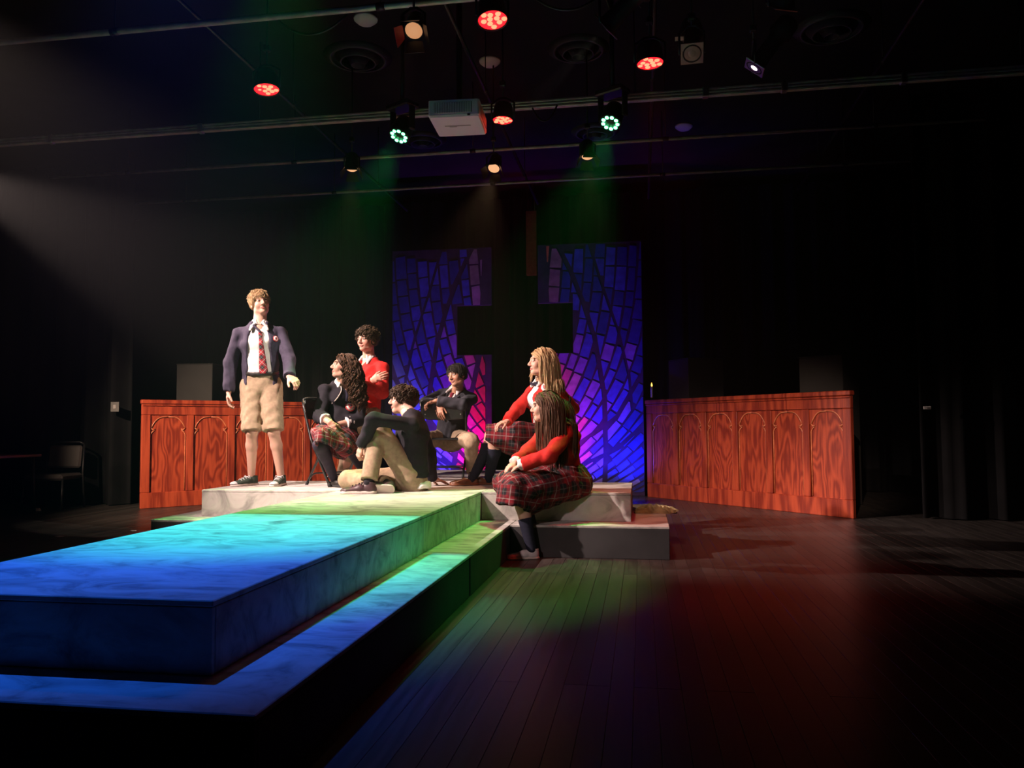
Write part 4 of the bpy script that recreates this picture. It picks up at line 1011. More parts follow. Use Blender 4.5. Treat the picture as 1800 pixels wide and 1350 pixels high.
    def trousers(s, m, off=.014, end=(.96, .96), short=None, fold=.004, seed=3, waist=.10, name='trousers', hem=.008, pelvis_off=None):
        S = s.grid([s.J[k] for k in ('pel', 'hL', 'hR', 'kL', 'kR', 'aL', 'aR')], .2, .0085); k, b = s.k, s.b; j = s.J; po = off if pelvis_off is None else pelvis_off
        S.ec(j['pel'] - s.up * .05, j['pel'] + s.up * waist, ((.150) * k * b + po, .105 * k * b + po), (.138 * k * b + po, .100 * k * b + po), s.plat, .03, flat=(0, 1))
        for q, e in zip('LR', end):
            if short: s.leg(S, q, off, 1, 1, True, True, hem=hem) if False else s._short(S, q, off, short, hem)
            else: s.leg(S, q, off, e, 1, True, True, hem=hem)
        S.folds(fold, .09, seed); s.St = S; return s.garment(name, S, m)
    def _short(s, S, q, off, frac, hem):
        j, k, b = s.J, s.k, s.b ** .6; p = j['h' + q] + (j['k' + q] - j['h' + q]) * frac; S.ec(j['h' + q], p, .084 * k * b + off, .070 * k * b + off + hem, None, .02, flat=(0, 1))
    def hose(s, name, m, start, off=.004, end=1.02, qs='LR', thigh=False):
        for q in qs:
            S = s.grid([s.J['h' + q] if thigh else s.J['k' + q], s.J['k' + q], s.J['a' + q]], .12, .0065)
            s.leg(S, q, off, end, 0, thigh, True, start); s.garment(name, S, m)
    def shoe(s, q, fd, m, sole='solewhite', fu=None, laces=None, low=False, toe=None, z=None):
        a = s.J['a' + q].copy(); k = s.k * (.92 if s.fem else 1); fu = V(0, 0, 1) if fu is None else nrm(fu); fd = nrm(np.array(fd, float) - fu * (np.array(fd, float) @ fu)); sd = np.cross(fu, fd)
        if z is not None: a[2] = z + .078 * k
        g = a - fu * .078 * k; S = Sdf(a - .29, a + .29, .0048); R = np.array([sd, fd, fu]).T
        S.ec(g + fd * (-.025) * k + fu * .034 * k, g + fd * .06 * k + fu * .036 * k, (.035 * k, .040 * k), (.037 * k, .034 * k), sd, .02)
        S.ec(g + fd * .06 * k + fu * .034 * k, g + fd * .155 * k + fu * .022 * k, (.038 * k, .034 * k), (.043 * k, .024 * k), sd, .02)
        S.ell(g + fd * .165 * k + fu * .022 * k, (.038 * k, .042 * k, .022 * k), R, .015)
        if not low: S.ec(g + fu * .03 * k - fd * .008 * k, g + fu * .088 * k - fd * .016 * k, (.037 * k, .047 * k), (.036 * k, .045 * k), sd, .015, flat=(0, 1)); S.ec(g + fu * .074 * k - fd * .012, g + fu * .15 * k - fd * .016 * k, (.030 * k, .038 * k), (.030 * k, .038 * k), sd, .003, op='c')
        else: S.ec(g + fu * .052 * k + fd * .01 * k, g + fu * .15 * k - fd * .03 * k, (.031 * k, .062 * k), (.036 * k, .06 * k), sd, .004, op='c')
        S.cut(g + fu * .014 * k, -fu); up = s.garment('shoe', S, m)
        So = Sdf(a - .29, a + .29, .0048)
        So.ec(g - fd * .028 * k, g + fd * .145 * k, (.039 * k, .05), (.047 * k, .05), sd, .012); So.ell(g + fd * .16 * k, (.043 * k, .048 * k, .05), R, .02); So.cut(g + fu * .0215 * k, fu); So.cut(g + fu * .001, -fu)
        v, f = So.mesh(); o = put('sole', npmesh('sole', v - s.base, f, M[sole]), up)
        if toe:
            T = Sdf(a - .29, a + .29, .0048); T.ell(g + fd * .172 * k + fu * .02 * k, (.0405 * k, .042 * k, .025 * k), R, .015); T.cut(g + fu * .02 * k, -fu); v, f = T.mesh(); put('toe_cap', npmesh('toe_cap', v - s.base, f, M[toe]), up)
        if laces:
            mb = MB()
            for i in range(4):
                c = S.hit(g + fd * (.045 + .024 * i) * k + fu * .16, -fu); mb.tube([c + sd * .026 * k - fu * .010, c + sd * .01 + fu * .004, c - sd * .01 + fu * .004, c - sd * .026 * k - fu * .010], .0038, 5)
            c = S.hit(g + fd * .045 * k + fu * .16, -fu); mb.tube([c, c + sd * .03 + fu * .012, c + sd * .04 - fu * .01], .0032, 5); mb.tube([c, c - sd * .03 + fu * .012, c - sd * .04 - fu * .01], .0032, 5)
            s.mbpart(mb, 'laces', M[laces], up)
        return up
    def collar(s, m='shirt', open_=.03, drop=.055):
        n, k = s.J['nk'], s.k; S = Sdf(n - .16, n + .16, .0055); ax = nrm(s.H_(0, -.02, -.06) - n)
        S.ec(n + ax * .005, n + ax * .05, .070 * k, .063 * k, None, .004, flat=(1, 1)); S.ec(n + ax * .03 + s.fw * .05, n + ax * .12 + s.fw * .08, .02, .055, None, .004, op='c')
        for q in (-1, 1):
            a = n + ax * .035 + s.lat * q * .03 + s.fw * .058; b = n - s.up * (drop - .02) + s.lat * q * (.045 + open_ * .5) + s.fw * .088; c = n + ax * .03 + s.lat * q * .062 + s.fw * .015
            S.ec(a, b, .010, .010, None, .008); S.ec(c, b, .011, .008, None, .012); S.ec(a * .5 + c * .5, b, (.016, .009), (.006, .006), s.lat, .012)
        return s.garment('shirt_collar', S, m)
    def tie(s, S, m, length=.42, x0=.0, x1=.0, w=.034, name='necktie', drop=.015):
        n = s.J['nk']; rows = []; N = 26; pc = []
        for i in range(N + 1):
            t = i / N; p = n + s.up * (-drop - t * length) + s.fw * .30 + s.lat * (x0 + (x1 - x0) * t); c = S.hit(p, -s.fw) + s.fw * .006
            ww = (.017 if t < .09 else .012 + (w - .012) * min(1, (t - .06) / .7)) * (1 if t < .93 else max(.05, (1 - t) / .07)); rows.append((c, ww, t * length))
        vs, fs = [], []
        for q in (0, 1):
            for c, ww, l in rows:
                for e in (-1, -.5, 0, .5, 1): vs.append(c + s.lat * e * ww + s.fw * ((.004 * (1 - e * e) + .004) if q == 0 else -.004)); pc.append((e * ww + .03, l, 0))
        n_ = 5 * (N + 1)
        for i in range(N):
            for e in range(4):
                a = i * 5 + e; fs.append((a, a + 5, a + 6, a + 1)); fs.append((n_ + a, n_ + a + 1, n_ + a + 6, n_ + a + 5))
            a = i * 5; fs.append((a, n_ + a, n_ + a + 5, a + 5)); a += 4; fs.append((a, a + 5, n_ + a + 5, n_ + a))
        s.part(name, np.array(vs), np.array(fs), M[m], {'pc': ('V', np.array(pc))})
    def patch(s, S, p, d, r, m0='patchred', m1='patchwhite', parent=None):
        c = S.hit(p, d); e = 2e-3; g = np.array([S.val(c + V(*[.012 if i == a else 0 for i in range(3)])) - S.val(c - V(*[.012 if i == a else 0 for i in range(3)])) for a in range(3)]); n = nrm(g)
        x = nrm(np.cross(V(0, 0, 1), n)); y = np.cross(n, x)
        o = s.mbpart(MB().lathe(c + n * .0, n, [(0, r), (.005, r), (.006, r * .93)], 24), 'emblem_patch', M[m0])
        mb = MB(); mb.lathe(c + n * .004, n, [(0, r * .80), (.004, r * .78)], 24); s.mbpart(mb, 'patch_field', M[m1], o)
        mb = MB(); c2 = c + n * .0085   # shield-like device with a bar, as embroidered
        P = lambda u, v, w: c2 + x * u * r + y * v * r + n * w
        mb.prism([(-.42, .45), (-.42, -.05), (0, -.55), (.42, -.05), (.42, .45)], P, .0015); s.mbpart(mb, 'patch_device', M[m0 if m0 == 'patchred' else 'ink'], o)
        mb = MB(); mb.prism([(-.08, .36), (-.08, -.3), (.08, -.3), (.08, .36)], P, .003); mb.prism([(-.3, .2), (-.3, .06), (.3, .06), (.3, .2)], P, .003); s.mbpart(mb, 'patch_device', M['ink' if m0 == 'patchred' else 'patchred'], o)
    def cuff(s, q, f0, f1, m='shirt', r=.05):
        e, w = s.J['e' + q], s.J['w' + q]; a, b = e + (w - e) * f0, e + (w - e) * f1; S = s.grid([a, b], .12, .005); S.ec(a, b, r, r * .96, None, .004, flat=(1, 1)); S.folds(.0022, .05, 5); return s.garment('shirt_cuff', S, m)
    def skirt(s, axis_pts, radii, m='plaid', seed=4, fold=.006, hem=None, extra=None, name='skirt', flat_end=1, h=.0085, wl=.07, hollow=True, cavity=None):
        """axis_pts from waist to hem with (half width, half depth) sections"""
        pts = [np.array(p, float) for p in axis_pts]; S = s.grid(pts + [p for e in (extra or []) for p in e[:2]], .30, h); lat = s.plat
        for i in range(len(pts) - 1): S.ec(pts[i], pts[i + 1], radii[i], radii[i + 1], lat, .03, flat=(1 if i == 0 else 0, flat_end if i == len(pts) - 2 else 0))
        for a, b, A, B in (extra or []): S.ec(a, b, A, B, lat, .05)
        for p, n in (hem or []): S.cut(np.array(p), np.array(n))
        S.folds(fold, wl, seed, lat)
        if hollow:
            a, b = pts[-2], pts[-1]; e = b + nrm(b - a) * .08; a = a + (b - a) * .45; A = np.array(radii[-1]) - .027; S.ec(a, e, A, A, lat, .004, op='c')
            for q in cavity or []: S.ec(*q, lat, .01, op='c')
        seg = np.array(pts); cum = np.concatenate([[0], np.cumsum(np.linalg.norm(np.diff(seg, axis=0), axis=1))])
        def pc(v):
            best = np.full(len(v), 9.); L = np.zeros(len(v)); ang = np.zeros(len(v))
            for i in range(len(seg) - 1):
                d = seg[i + 1] - seg[i]; ln = np.linalg.norm(d); t = d / ln; al = np.clip((v - seg[i]) @ t, 0 if i else -9, ln if i < len(seg) - 2 else 9); p = seg[i] + al[:, None] * t; r = v - p; dist = np.linalg.norm(r, axis=1); l = nrm(lat - t * (lat @ t)); q = np.cross(t, l)
                A = np.arctan2(r @ q, r @ l) * .17; mk = dist < best; best[mk] = dist[mk]; fan = np.where(al >= ln - 1e-6, np.maximum(r @ t, 0), 0); L[mk] = (cum[i] + al + fan)[mk]; ang[mk] = A[mk]
            return np.stack([ang, L, 0 * L], 1)
        s.Sk = S; return s.garment(name, S, m, pc)
    # ---- hair
    def cap_sdf(s, grow=.010, back=0., hair=lambda x, y, z: True, h=.006, cutface=True, low=-.02):
        c = s.hc; S = Sdf(c - .2, c + .2, h); q = s.hs; S.ell(s.H_(0, -.016, .038), V(.073 + grow, .092 + grow + back, .076 + grow) * q, s.R, .01)
        S.ell(s.H_(0, -.04, -.0), V(.070 + grow, .070 + grow, .075) * q, s.R, .02)
        S.ell(s.H_(0, .075, -.03), V(.070, .075, .085) * q, s.R, .012, 'c')
        for x in (-1, 1): S.ell(s.H_(x * .088, .03, -.03), V(.03, .045, .055) * q, s.R, .012, 'c')
        S.cut(s.H_(0, 0, low), -s.R[:, 2]); return S
    def roots(s, n, rng, zmin=lambda y, x: -.03, grow=.004):
        out = []
        while len(out) < n:
            d = nrm(rng.randn(3)); p = V(d[0] * (.073 + grow), d[1] * (.092 + grow) - .016, d[2] * (.076 + grow) + .038)
            if p[2] < zmin(p[1], abs(p[0])): continue
            out.append((p, d))
        return out
    def short_hair(s, m, n=260, ln=.05, r=.0075, seed=1, lift=.4, fringe=.07, curl=0., part=0., grow=.010, low=-.035, front=.062, back=.004, kids=3, jit=.005, grav=.10, sweep=(-.5, .1, -.1), hug=0.):
        rng = np.random.RandomState(seed); T = Strands(); zf = lambda y, x: front if y > .045 else (.03 if y > .015 else low if y < -.03 else -.0)
        for p, d in s.roots(n, rng, zf, grow * .6):
            cr = V(part, -.045, .115); away = p - cr; away = away - d * (away @ d); away = nrm(away + 1e-6); fwd = max(0, p[1] - .0) * 6
            dirn = nrm(away * (1 - lift) + d * lift + V(.25 * rng.randn(), .15 * rng.randn(), 0) + (V(*sweep) * min(1, fwd) * 1.6 if part else 0))
            L = ln * rng.uniform(.7, 1.25) * (fringe / ln if p[1] > .04 else 1); pts = []; q = p.copy(); v = dirn.copy(); ph = rng.uniform(0, 6.28); K = 7; rl = rng.uniform(.2, 1.0)
            for i in range(K + 1):
                o = V(0, 0, 0)
                if curl: a = ph + i * 1.25; o = curl * V(math.cos(a), math.sin(a), math.sin(a + 1))
                pts.append(s.H_(*(q + o))); q = q + v * L / K
                v = nrm(v + V(0, 0, -grav)); c0 = q - V(0, -.016, .038); e = np.linalg.norm(c0 / V(.073 + grow * .9, .092 + grow * .9, .076 + grow * .9))
                if hug: tg = 1.0 + hug * rl * (i / K) ** .7; q = V(0, -.016, .038) + c0 / e * (1 + (e - 1) * .25 if e < tg + .3 else e) * (tg if e < tg else 1)
                elif e < 1: q = V(0, -.016, .038) + c0 / e
            T.clump(pts, [r * s.hs * w_ for w_ in (.7, 1, 1.05, 1, .9, .75, .5, .15)], rng.rand() ** 1.3, rng, kids, jit)
        S = s.cap_sdf(grow, back, low=low); S.folds(.002, .03, seed); put_ = T.mesh('hair', M[m], S.mesh()); put_.transform(Matrix.Translation(tuple(-s.base))); put('hair', put_, s.t)
    def long_hair(s, m, n=220, length=.42, r=.008, seed=1, curl=0., freq=16, part=0.0, spread=.0, push=(), backbias=0., frontcut=.03, grow=.008, lenv=.25, tuck=.6, flow=None, keep=None, kids=4, jit=.007):
        rng = np.random.RandomState(seed); T = Strands(); zf = lambda y, x: .068 if y > .04 else (.025 if y > .01 else -.02)
        for p, d in s.roots(n, rng, zf, grow * .6):
            if keep and not keep(p): continue
            L = length * rng.uniform(1 - lenv, 1 + lenv * .5); side = 1 if p[0] > part else -1; v = nrm(V(side * .8, -.55 - backbias, -.15)); q = p.copy(); K = 22; P = []; col = rng.rand() ** 1.2
            R = s.R; W = s.hc + R @ (q * s.hs); vw = R @ v; c0w = s.hc + R @ (V(0, -.016, .038) * s.hs); rad = V(.073 + grow, .092 + grow, .076 + grow) * s.hs * rng.uniform(1.0, 1.12) ; ph = rng.uniform(0, 6.28); fr = freq * rng.uniform(.8, 1.25); g = V(0, 0, -1.) if flow is None else nrm(flow)
            for i in range(K + 1):
                t = i / K; cu = curl * min(1, t * 2.2) * rng.uniform(.9, 1.1)
                P.append(W + cu * (math.cos(ph + fr * t) * R[:, 0] + math.sin(ph + fr * t) * R[:, 1]))
                W = W + vw * L / K; vw = nrm(vw + g * (.55 if t < .25 else .35) + .02 * rng.randn(3) + spread * R[:, 0] * side * .05)
                lo = R.T @ (W - c0w); e = np.linalg.norm(lo / rad)
                if e < 1: lo = lo / max(e, 1e-3); W = c0w + R @ lo
                lo = R.T @ (W - s.hc) / s.hs
                if lo[1] > frontcut and lo[2] < .07 and abs(lo[0]) < .085: W = W + R @ (V(side * .010, -.012, 0))
                for a, b, rr in push:
                    ab = b - a; tt = np.clip((W - a) @ ab / (ab @ ab), 0, 1); c = a + ab * tt; o = W - c; dd = np.linalg.norm(o)
                    if dd < rr: W = c + o / max(dd, 1e-4) * rr
            T.clump(P, r * np.interp(np.linspace(0, 1, K + 1), [0, .1, .6, .9, 1], [.6, 1, 1, .8, .15]), col, rng, kids, jit)
        S = s.cap_sdf(grow, low=-.02); put_ = T.mesh('hair', M[m], S.mesh()); put_.transform(Matrix.Translation(tuple(-s.base))); put('hair', put_, s.t)
POSE = {
'boy':dict(pel=(-2.053,4.35,1.347),nk=(-2.04,4.28,1.822),hd=(-2.035,4.274,2.02),sL=(-1.894,4.379,1.798),sR=(-2.212,4.25,1.785),eL=(-1.781,4.314,1.526),eR=(-2.31,4.285,1.503),wL=(-1.695,4.143,1.367),wR=(-2.313,4.27,1.253),hL=(-1.973,4.381,1.309),hR=(-2.136,4.329,1.31),kL=(-1.907,4.296,0.912),kR=(-2.085,4.256,0.91),aL=(-1.88,4.39,0.516),aR=(-2.137,4.356,0.517)),
'curly':dict(pel=(-1.363,4.477,0.861),nk=(-1.411,4.57,1.31),hd=(-1.351,4.479,1.468),sL=(-1.263,4.652,1.268),sR=(-1.499,4.423,1.29),eL=(-1.22,4.52,1.009),eR=(-1.49,4.294,1.031),wL=(-1.358,4.33,0.957),wR=(-1.328,4.124,0.983),hL=(-1.334,4.557,0.856),hR=(-1.376,4.393,0.859),kL=(-1.22,4.178,0.829),kR=(-1.365,4.002,0.794),aL=(-1.132,4.434,0.544),aR=(-1.341,4.263,0.501)),
'red':dict(pel=(-1.328,4.96,1.093),nk=(-1.298,5.004,1.564),hd=(-1.307,4.952,1.753),sL=(-1.144,4.934,1.52),sR=(-1.447,5.089,1.527),eL=(-1.11,4.811,1.252),eR=(-1.4,4.942,1.271),wL=(-1.265,4.637,1.327),wR=(-1.206,4.823,1.366),hL=(-1.256,4.914,1.069),hR=(-1.402,5.006,1.077),kL=(-1.312,5.107,0.716),kR=(-1.556,5.168,0.74),aL=(-1.34,5.15,0.308),aR=(-1.65,5.15,0.308)),
'floor':dict(pel=(-0.579,3.964,0.53),nk=(-0.58,3.981,1.023),hd=(-0.694,4.087,1.156),sL=(-0.541,3.805,0.988),sR=(-0.584,4.16,0.976),eL=(-0.78,3.602,0.999),eR=(-0.521,4.308,0.706),wL=(-0.902,3.708,0.799),wR=(-0.55,4.457,0.498),hL=(-0.571,3.87,0.554),hR=(-0.658,4.022,0.531),kL=(-0.794,3.789,0.915),kR=(-1.076,3.892,0.523),aL=(-0.812,3.611,0.532),aR=(-0.699,3.703,0.507)),
'blazer':dict(pel=(-0.705,5.759,0.851),nk=(-0.626,5.708,1.317),hd=(-0.59,5.564,1.445),sL=(-0.463,5.698,1.252),sR=(-0.786,5.781,1.308),eL=(-0.508,5.419,1.155),eR=(-0.902,5.535,1.182),wL=(-0.744,5.345,1.193),wR=(-0.725,5.368,1.147),hL=(-0.628,5.723,0.828),hR=(-0.776,5.81,0.83),kL=(-0.406,5.384,0.803),kR=(-0.906,5.425,0.807),aL=(-0.449,5.623,0.48),aR=(-1.009,5.644,0.485)),
'blonde':dict(pel=(0.427,4.637,0.833),nk=(0.393,4.598,1.319),hd=(0.391,4.466,1.472),sL=(0.507,4.462,1.276),sR=(0.296,4.748,1.29),eL=(0.639,4.677,1.098),eR=(0.188,4.533,1.098),wL=(0.507,4.893,1.127),wR=(0.127,4.316,0.983),hL=(0.41,4.541,0.831),hR=(0.363,4.709,0.84),kL=(-0.009,4.443,0.845),kR=(-0.067,4.631,0.862),aL=(-0.091,4.6,0.468),aR=(-0.214,4.514,0.491)),
'brown':dict(pel=(0.613,3.912,0.54),nk=(0.612,3.825,0.984),hd=(0.513,3.695,1.078),sL=(0.67,3.678,0.918),sR=(0.509,3.96,0.963),eL=(0.576,3.48,0.733),eR=(0.372,3.841,0.741),wL=(0.355,3.532,0.663),wR=(0.301,3.625,0.679),hL=(0.587,3.825,0.557),hR=(0.561,3.985,0.556),kL=(0.319,3.545,0.5),kR=(0.3,3.697,0.501),aL=(0.431,3.51,0.076),aR=(0.441,3.676,0.076)),
}

FAIR = (.56, .33, .25); FAIR2 = (.52, .29, .21); TAN = (.44, .235, .15)
NS = lambda p: [(p.J['pel'], p.J['nk'], .128 * p.b), (p.J['nk'] - p.up * .03, p.J['sL'], .07), (p.J['nk'] - p.up * .03, p.J['sR'], .07)]
# --- the boy standing at the left
p = Person('standing boy with light hair, navy cardigan, loose plaid tie and khaki shorts', POSE['boy'], 1.68, (-14, 6, 9), FAIR, brow=(.20, .11, .06), base=(-2.0, 4.37, ZU), build=.93)
p.body({'R': dict(curl=.35, n=(.9, .3, 0)), 'L': dict(d=nrm(V(.75, -.25, -.50)), n=(-.35, .5, -.6), curl=.62, thumb=.1)})
p.top('shirt', 'shirt', .006, (0, 0), bottom=-.085, fold=.002, seed=2, vneck=.05, belly=.006, shoulder=.6); Ss = p.S
p.trousers('khaki', .014, short=1.0, hem=.006, name='shorts', fold=.003, waist=.085)
S = Sdf(p.J['pel'] - .25, p.J['pel'] + .25, .008); S.ec(p.J['pel'] + p.up * .055, p.J['pel'] + p.up * .088, (.155 * p.k, .120 * p.k), (.153 * p.k, .118 * p.k), p.plat, .004, flat=(1, 1)); p.garment('belt', S, 'belt')
p.top('cardigan', 'navy', .022, (.99, .99), bottom=.055, fold=.004, seed=5, loose=.009, opening=[(.06, .068, 0), (-.10, .092, -.004), (-.30, .112, -.010), (-.60, .122, -.012)], shoulder=1.0)
p.patch(p.S, p.J['nk'] + p.lat * .135 - p.up * .11 + p.fw * .3, -p.fw, .026)
p.collar(open_=.05, drop=.05); p.tie(Ss, 'tieplaid', .43, .012, .035, .036, drop=.045)
S = Sdf(p.J['nk'] - .2, p.J['nk'] + .2, .006); S.ec(p.J['nk'] + p.fw * .078 + p.lat * -.045 + p.up * .01, p.J['nk'] + p.fw * .108 + p.lat * .012 - p.up * .05, (.012, .007), (.010, .007), p.up, .004); p.garment('tie_band', S, 'navy')
p.shoe('R', (-.45, -1, 0), 'greenshoe', 'solewhite', laces='shoewhite', toe='shoewhite', z=ZU); p.shoe('L', (.12, -1, 0), 'greenshoe', 'solewhite', laces='shoewhite', toe='shoewhite', z=ZU)
p.short_hair('blondshort', 520, .085, .0030, 3, .0, .07, part=.03, grow=.013, low=-.045, front=.060, kids=6, jit=.0045, grav=.0, sweep=(-.9, .1, -.1), hug=.14)

# --- the curly-haired girl on the chair
p = Person('seated girl with long dark curls, dark blazer, rolled white cuffs and plaid skirt', POSE['curly'], 1.62, (84, 12, 0), FAIR2, female=True, base=(-1.38, 4.45, ZU))
p.body({'R': dict(d=nrm(V(.35, .0, -.75)), n=(.3, .6, -.5), curl=.5), 'L': dict(d=nrm(V(-.62, -.55, -.3)), n=(.1, .4, -.9), curl=.35)})
j = p.J; kn = (j['kL'] + j['kR']) / 2; lap = (j['hL'] + j['hR']) / 2
p.skirt([j['pel'] + p.up * .08, lap + V(0, 0, .0), lap + (kn - lap) * .55 + V(0, 0, .01), kn + (kn - lap) * .06 + V(0, 0, .015), kn + (kn - lap) * .16 + V(0, 0, -.055)], [(.150, .118), (.185, .110), (.195, .100), (.19, .088), (.185, .075)], seed=4, fold=.004)
p.hose('tights', 'tights', 0, .003, thigh=True)
p.top('blazer', 'black_knit', .020, (.55, .55), bottom=.035, fold=.004, seed=8, loose=.012, vneck=.10); Sb = p.S
p.collar(open_=.03, drop=.06); p.tie(Sb, 'darktie', .16, 0, 0, .022, drop=.03)
p.cuff('L', .34, .60, r=.055); p.cuff('R', .38, .64, r=.053)
p.patch(Sb, j['nk'] + p.lat * .03 - p.up * .22 + p.fw * .3, -p.fw, .045)
c0 = j['nk'] + p.fw * .10 - p.lat * .035; mb = MB(); cp_ = [Sb.hit(j['nk'] - p.up * (.01 + .19 * q) + p.lat * (-.035 - .09 * q ** 1.6) + p.fw * .3, -p.fw) + p.fw * .004 for q in np.linspace(0, 1, 9)]; p.mbpart(mb.tube(cp_, .0045, 6), 'lanyard_cord', M['cord'])
for q in 'LR': p.shoe(q, (.75, -.5, 0), 'belt', 'rubber', low=True, z=ZU)
p.long_hair('darkcurl', 300, .37, .0034, 4, kids=5, curl=.015, freq=24, part=.0, push=NS(p), backbias=.25, grow=.012, lenv=.4, flow=nrm(V(.10, .02, -1)), frontcut=.02)

# --- the boy in the red sweater with folded arms
p = Person('boy in a red sweater standing with folded arms behind the curly-haired girl', POSE['red'], 1.66, (42, 0, 0), FAIR2, brow=(.05, .03, .02), base=(-1.4, 5.1, ZL))
p.body({'R': dict(d=nrm(V(.80, -.10, .30)), n=(.1, .9, .1), curl=.25), 'L': dict(d=nrm(V(-.75, .45, .2)), n=(.3, .9, 0), curl=.3)})
p.trousers('khaki', .014, waist=.06)
p.top('sweater', 'redwool', .020, (.98, .98), bottom=.07, fold=.004, seed=3, loose=.010, vneck=.085); p.collar(open_=.05, drop=.06)
for q in 'LR': p.shoe(q, (-.5, -.8, 0), 'belt', 'rubber', z=ZL)
p.short_hair('browncurl', 480, .045, .0036, 5, .35, .045, curl=.009, kids=4, hug=.22, grow=.018, low=-.05, front=.060)

# --- the boy sitting on the deck
p = Person('boy in a dark sweater and khakis sitting on the deck, one knee drawn up', POSE['floor'], 1.72, (84, 2, 0), FAIR, base=(-.65, 3.9, ZU), brow=(.05, .03, .02))
p.body({'L': dict(d=nrm(V(-.30, .05, -.85)), n=(.55, .6, -.3), curl=.75, thumb=.4), 'R': dict(d=nrm(V(-.35, .25, -.12)) if False else nrm(V(.45, .35, -.12)), n=(0, 0, -1), curl=.12, spread=.5)})
p.trousers('khaki', .013, end=(.97, .97), fold=.003, seed=12, waist=.07, hem=.010); p.hose('sock', 'black_knit', .8, .004)
p.top('sweater', 'black_knit', .018, (1.0, 1.0), bottom=-.03, fold=.005, seed=9, loose=.006, neck=.032)
S = Sdf(p.J['pel'] - .3, p.J['pel'] + .3, .008); S.ec(p.J['pel'] - p.fw * .05 - p.up * .07, p.J['pel'] - p.fw * .05 - p.up * .02, (.155, .10), (.15, .10), p.plat, .01, flat=(1, 1)); S.folds(.004, .06, 3); S.cut(V(0, 0, ZU + .004), V(0, 0, -1)); p.garment('shirt_tail', S, 'shirt')
S = Sdf(p.J['wL'] - .08, p.J['wL'] + .08, .004); ax = nrm(p.J['wL'] - p.J['eL']); S.ec(p.J['wL'] - ax * .002, p.J['wL'] + ax * .014, .035, .034, None, .003, flat=(1, 1)); p.garment('wristwatch', S, 'watch')
p.shoe('L', (-1, -.18, 0), 'maroonshoe', 'solewhite', z=ZU, laces='belt')
p.shoe('R', (-.80, -.35, -.1), 'maroonshoe', 'solewhite', fu=nrm(V(-.15, .80, .45)))
p.short_hair('brownwave', 460, .075, .0034, 9, .05, .06, curl=.004, grav=.0, kids=5, hug=.16, grow=.018, low=-.055, front=.062)

# --- the boy in the blazer leaning on the chair back
p = Person('boy in a charcoal blazer leaning his arms on the reversed chair', POSE['blazer'], 1.66, (42, -2, 12), TAN, brow=(.02, .015, .012), lips=(.34, .12, .10), base=(-.7, 5.7, ZU))
p.body({'L': dict(d=nrm(V(-.85, -.15, -.25)), n=(.1, .1, -1), curl=.45), 'R': dict(d=nrm(V(.25, -.45, -.85)), n=(.2, .6, -.4), curl=.3)})
p.trousers('khaki', .014, fold=.003, seed=5, waist=.06)
p.top('shirt', 'shirt', .006, (0, 0), bottom=.0, fold=.001, vneck=.03, h=.009, shoulder=.6); Ss = p.S
p.top('blazer', 'charcoal', .022, (.97, .97), bottom=.0, fold=.0035, seed=11, loose=.010, opening=[(.05, .040, 0), (-.10, .040, 0), (-.22, .020, 0), (-.32, .010, 0)], shoulder=1.1); Sb = p.S
for q in (-1, 1):
    mb = MB(); rows = []
    for u, w0 in ((.01, .02), (-.05, .045), (-.10, .05), (-.16, .03), (-.23, .008)):
        a = Sb.hit(p.J['nk'] + p.up * u + p.lat * q * (.045 + .02 * (u > -.1)) + p.fw * .3, -p.fw) + p.fw * .004; b = Sb.hit(p.J['nk'] + p.up * u + p.lat * q * (.045 + w0) + p.fw * .3, -p.fw) + p.fw * .005; rows.append((a, b))
    vs = [x_ for a, b in rows for x_ in (a, b, a + p.fw * .006, b + p.fw * .006)]; fs = []
    for i in range(len(rows) - 1):
        o = i * 4; fs += [(o + 2, o + 3, o + 7, o + 6), (o, o + 4, o + 5, o + 1), (o + 1, o + 5, o + 7, o + 3), (o, o + 2, o + 6, o + 4)]
    fs += [(0, 1, 3, 2), (len(vs) - 4, len(vs) - 2, len(vs) - 1, len(vs) - 3)]
    p.mbpart(mb.add(vs, fs), 'lapel', M['charcoal'])
p.collar(open_=.03, drop=.055); p.tie(Ss, 'maroontie', .24, 0, .01, .030, drop=.03)
p.patch(Sb, p.J['nk'] + p.lat * .095 - p.up * .20 + p.fw * .3, -p.fw, .036)
for q, d in (('L', (.3, -1, 0)), ('R', (-.3, -1, 0))): p.shoe(q, d, 'belt', 'rubber', z=ZU)
p.short_hair('blackhair', 500, .08, .0030, 13, .0, .06, part=-.03, grav=.0, kids=6, jit=.0045, sweep=(.8, .1, -.1), hug=.14, grow=.016, low=-.04, front=.064)

# --- the blonde girl in the red cardigan
p = Person('seated blonde girl in a red cardigan, white blouse, plaid skirt and knee socks', POSE['blonde'], 1.72, (76, 4, 0), FAIR, female=True, brow=(.22, .13, .07), base=(.35, 4.6, ZU))
p.body({'R': dict(d=nrm(V(-.7, -.55, -.25)), n=(.1, .1, -1), curl=.4), 'L': dict(d=nrm(V(-.5, .7, -.2)), n=(0, 0, -1), curl=.4)})
j = p.J; kn = (j['kL'] + j['kR']) / 2; lap = (j['hL'] + j['hR']) / 2
p.skirt([j['pel'] + p.up * .10, lap + V(0, 0, .005), lap + (kn - lap) * .45 + V(0, 0, -.015), kn + (kn - lap) * .14 + V(0, 0, .0)], [(.142, .112), (.19, .120), (.20, .150), (.195, .105)], seed=6, fold=.005, hem=[(kn + nrm(kn - lap) * .075 + V(0, 0, -.02), nrm(nrm(kn - lap) * .55 - V(0, 0, .83)))])
p.hose('knee_sock', 'sock', .20, .004)
p.top('blouse', 'shirt', .006, (0, 0), bottom=-.06, fold=.002, seed=4, vneck=.03, shoulder=.6); Ss = p.S
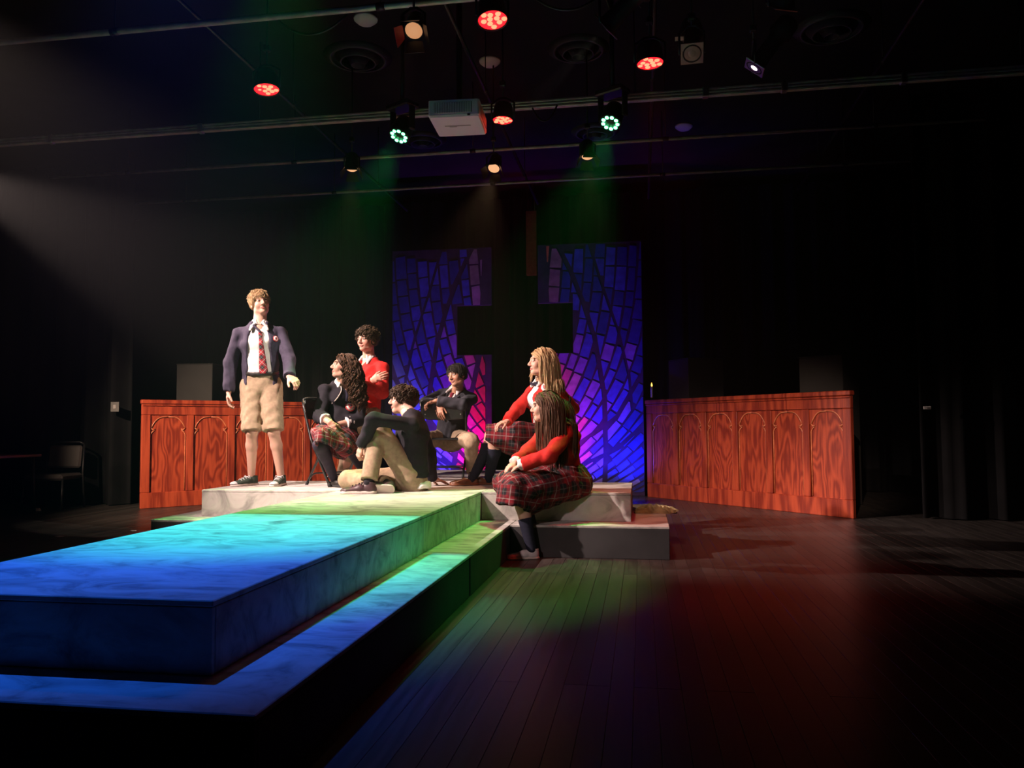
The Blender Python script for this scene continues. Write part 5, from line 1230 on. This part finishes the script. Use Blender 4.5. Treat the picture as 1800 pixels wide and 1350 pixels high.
p.top('cardigan', 'redwool', .017, (1.0, 1.0), bottom=.0, fold=.0045, seed=14, loose=.008, opening=[(.06, .055, 0), (-.12, .062, 0), (-.30, .070, 0), (-.60, .075, 0)]); Sb = p.S
p.collar(open_=.02, drop=.05)
mb = MB(); c = j['nk'] + p.fw * .088 - p.up * .012
for q in (-1, 1): mb.add([c + p.fw * .012, c + p.lat * q * .06 + p.up * .024 + p.fw * .006, c + p.lat * q * .062 - p.up * .022 + p.fw * .006, c, c + p.lat * q * .06 + p.up * .022 - p.fw * .012, c + p.lat * q * .062 - p.up * .022 - p.fw * .012], [(0, 1, 2), (3, 5, 4), (0, 3, 4, 1), (1, 4, 5, 2), (2, 5, 3, 0)])
mb.lathe(c - p.up * .016, p.up, [(0, .008), (.006, .013), (.026, .013), (.032, .008)], 10); p.mbpart(mb, 'bow_tie', M['darktie'])
p.patch(Sb, j['nk'] + p.lat * .12 - p.up * .045 + p.fw * .3, -p.fw, .038, 'patchwhite', 'patchwhite')
for q, d in (('L', (-.94, -.30, 0)), ('R', (-.90, -.42, 0))): p.shoe(q, d, 'leather', 'leather', low=True, z=ZU)
p.long_hair('blonde', 300, .30, .0030, 7, kids=6, curl=.003, freq=5, part=.0, push=NS(p), backbias=.35, grow=.011, lenv=.15, frontcut=.015)

# --- the brown-haired girl on the edge
p = Person('girl with long brown hair and red sweater sitting on the platform edge, nearest the audience', POSE['brown'], 1.60, (98, 0, 0), FAIR, female=True, build=1.14, base=(.55, 3.8, 0))
p.body({'L': dict(d=nrm(V(-.70, .20, -.50)), n=(.1, .2, -.9), curl=.35), 'R': dict(d=nrm(V(-.6, -.35, -.5)), n=(.2, .2, -.9), curl=.35)})
j = p.J; kn = (j['kL'] + j['kR']) / 2; lap = (j['hL'] + j['hR']) / 2; f = nrm(V(*(kn - lap)[:2], 0))
p.skirt([j['pel'] + p.up * .14, lap + V(0, 0, .02), lap + (kn - lap) * .5 + V(0, 0, .01), kn + f * .02 + V(0, 0, .005), kn + f * .045 + V(0, 0, -.135)], [(.165, .14), (.235, .135), (.235, .130), (.22, .110), (.22, .120)], seed=9, fold=.0055,
        extra=[(lap - f * .08 + V(0, 0, -.02), lap + f * .1 + V(0, 0, -.03), (.265, .16), (.26, .15)), (lap + f * .08 + p.plat * .10 + V(0, 0, -.07), kn - f * .06 + p.plat * .08 + V(0, 0, -.10), (.11, .12), (.11, .10))], wl=.06)
p.hose('sock', 'sock', .52, .005)
p.top('sweater', 'redwool', .020, (.92, .92), bottom=-.03, fold=.005, seed=17, loose=.010)
p.cuff('L', .86, 1.04, r=.043); p.cuff('R', .86, 1.04, r=.043)
for q, d in (('L', (-.95, -.30, 0)), ('R', (-.9, -.2, 0))): p.shoe(q, d, 'shoewhite', 'solewhite', z=0.0)
p.long_hair('brownlong', 300, .46, .0032, 11, kids=6, curl=.005, freq=7, part=.02, push=NS(p) + [(j['pel'], j['nk'], .165)], backbias=.3, grow=.010, lenv=.2, frontcut=.01)
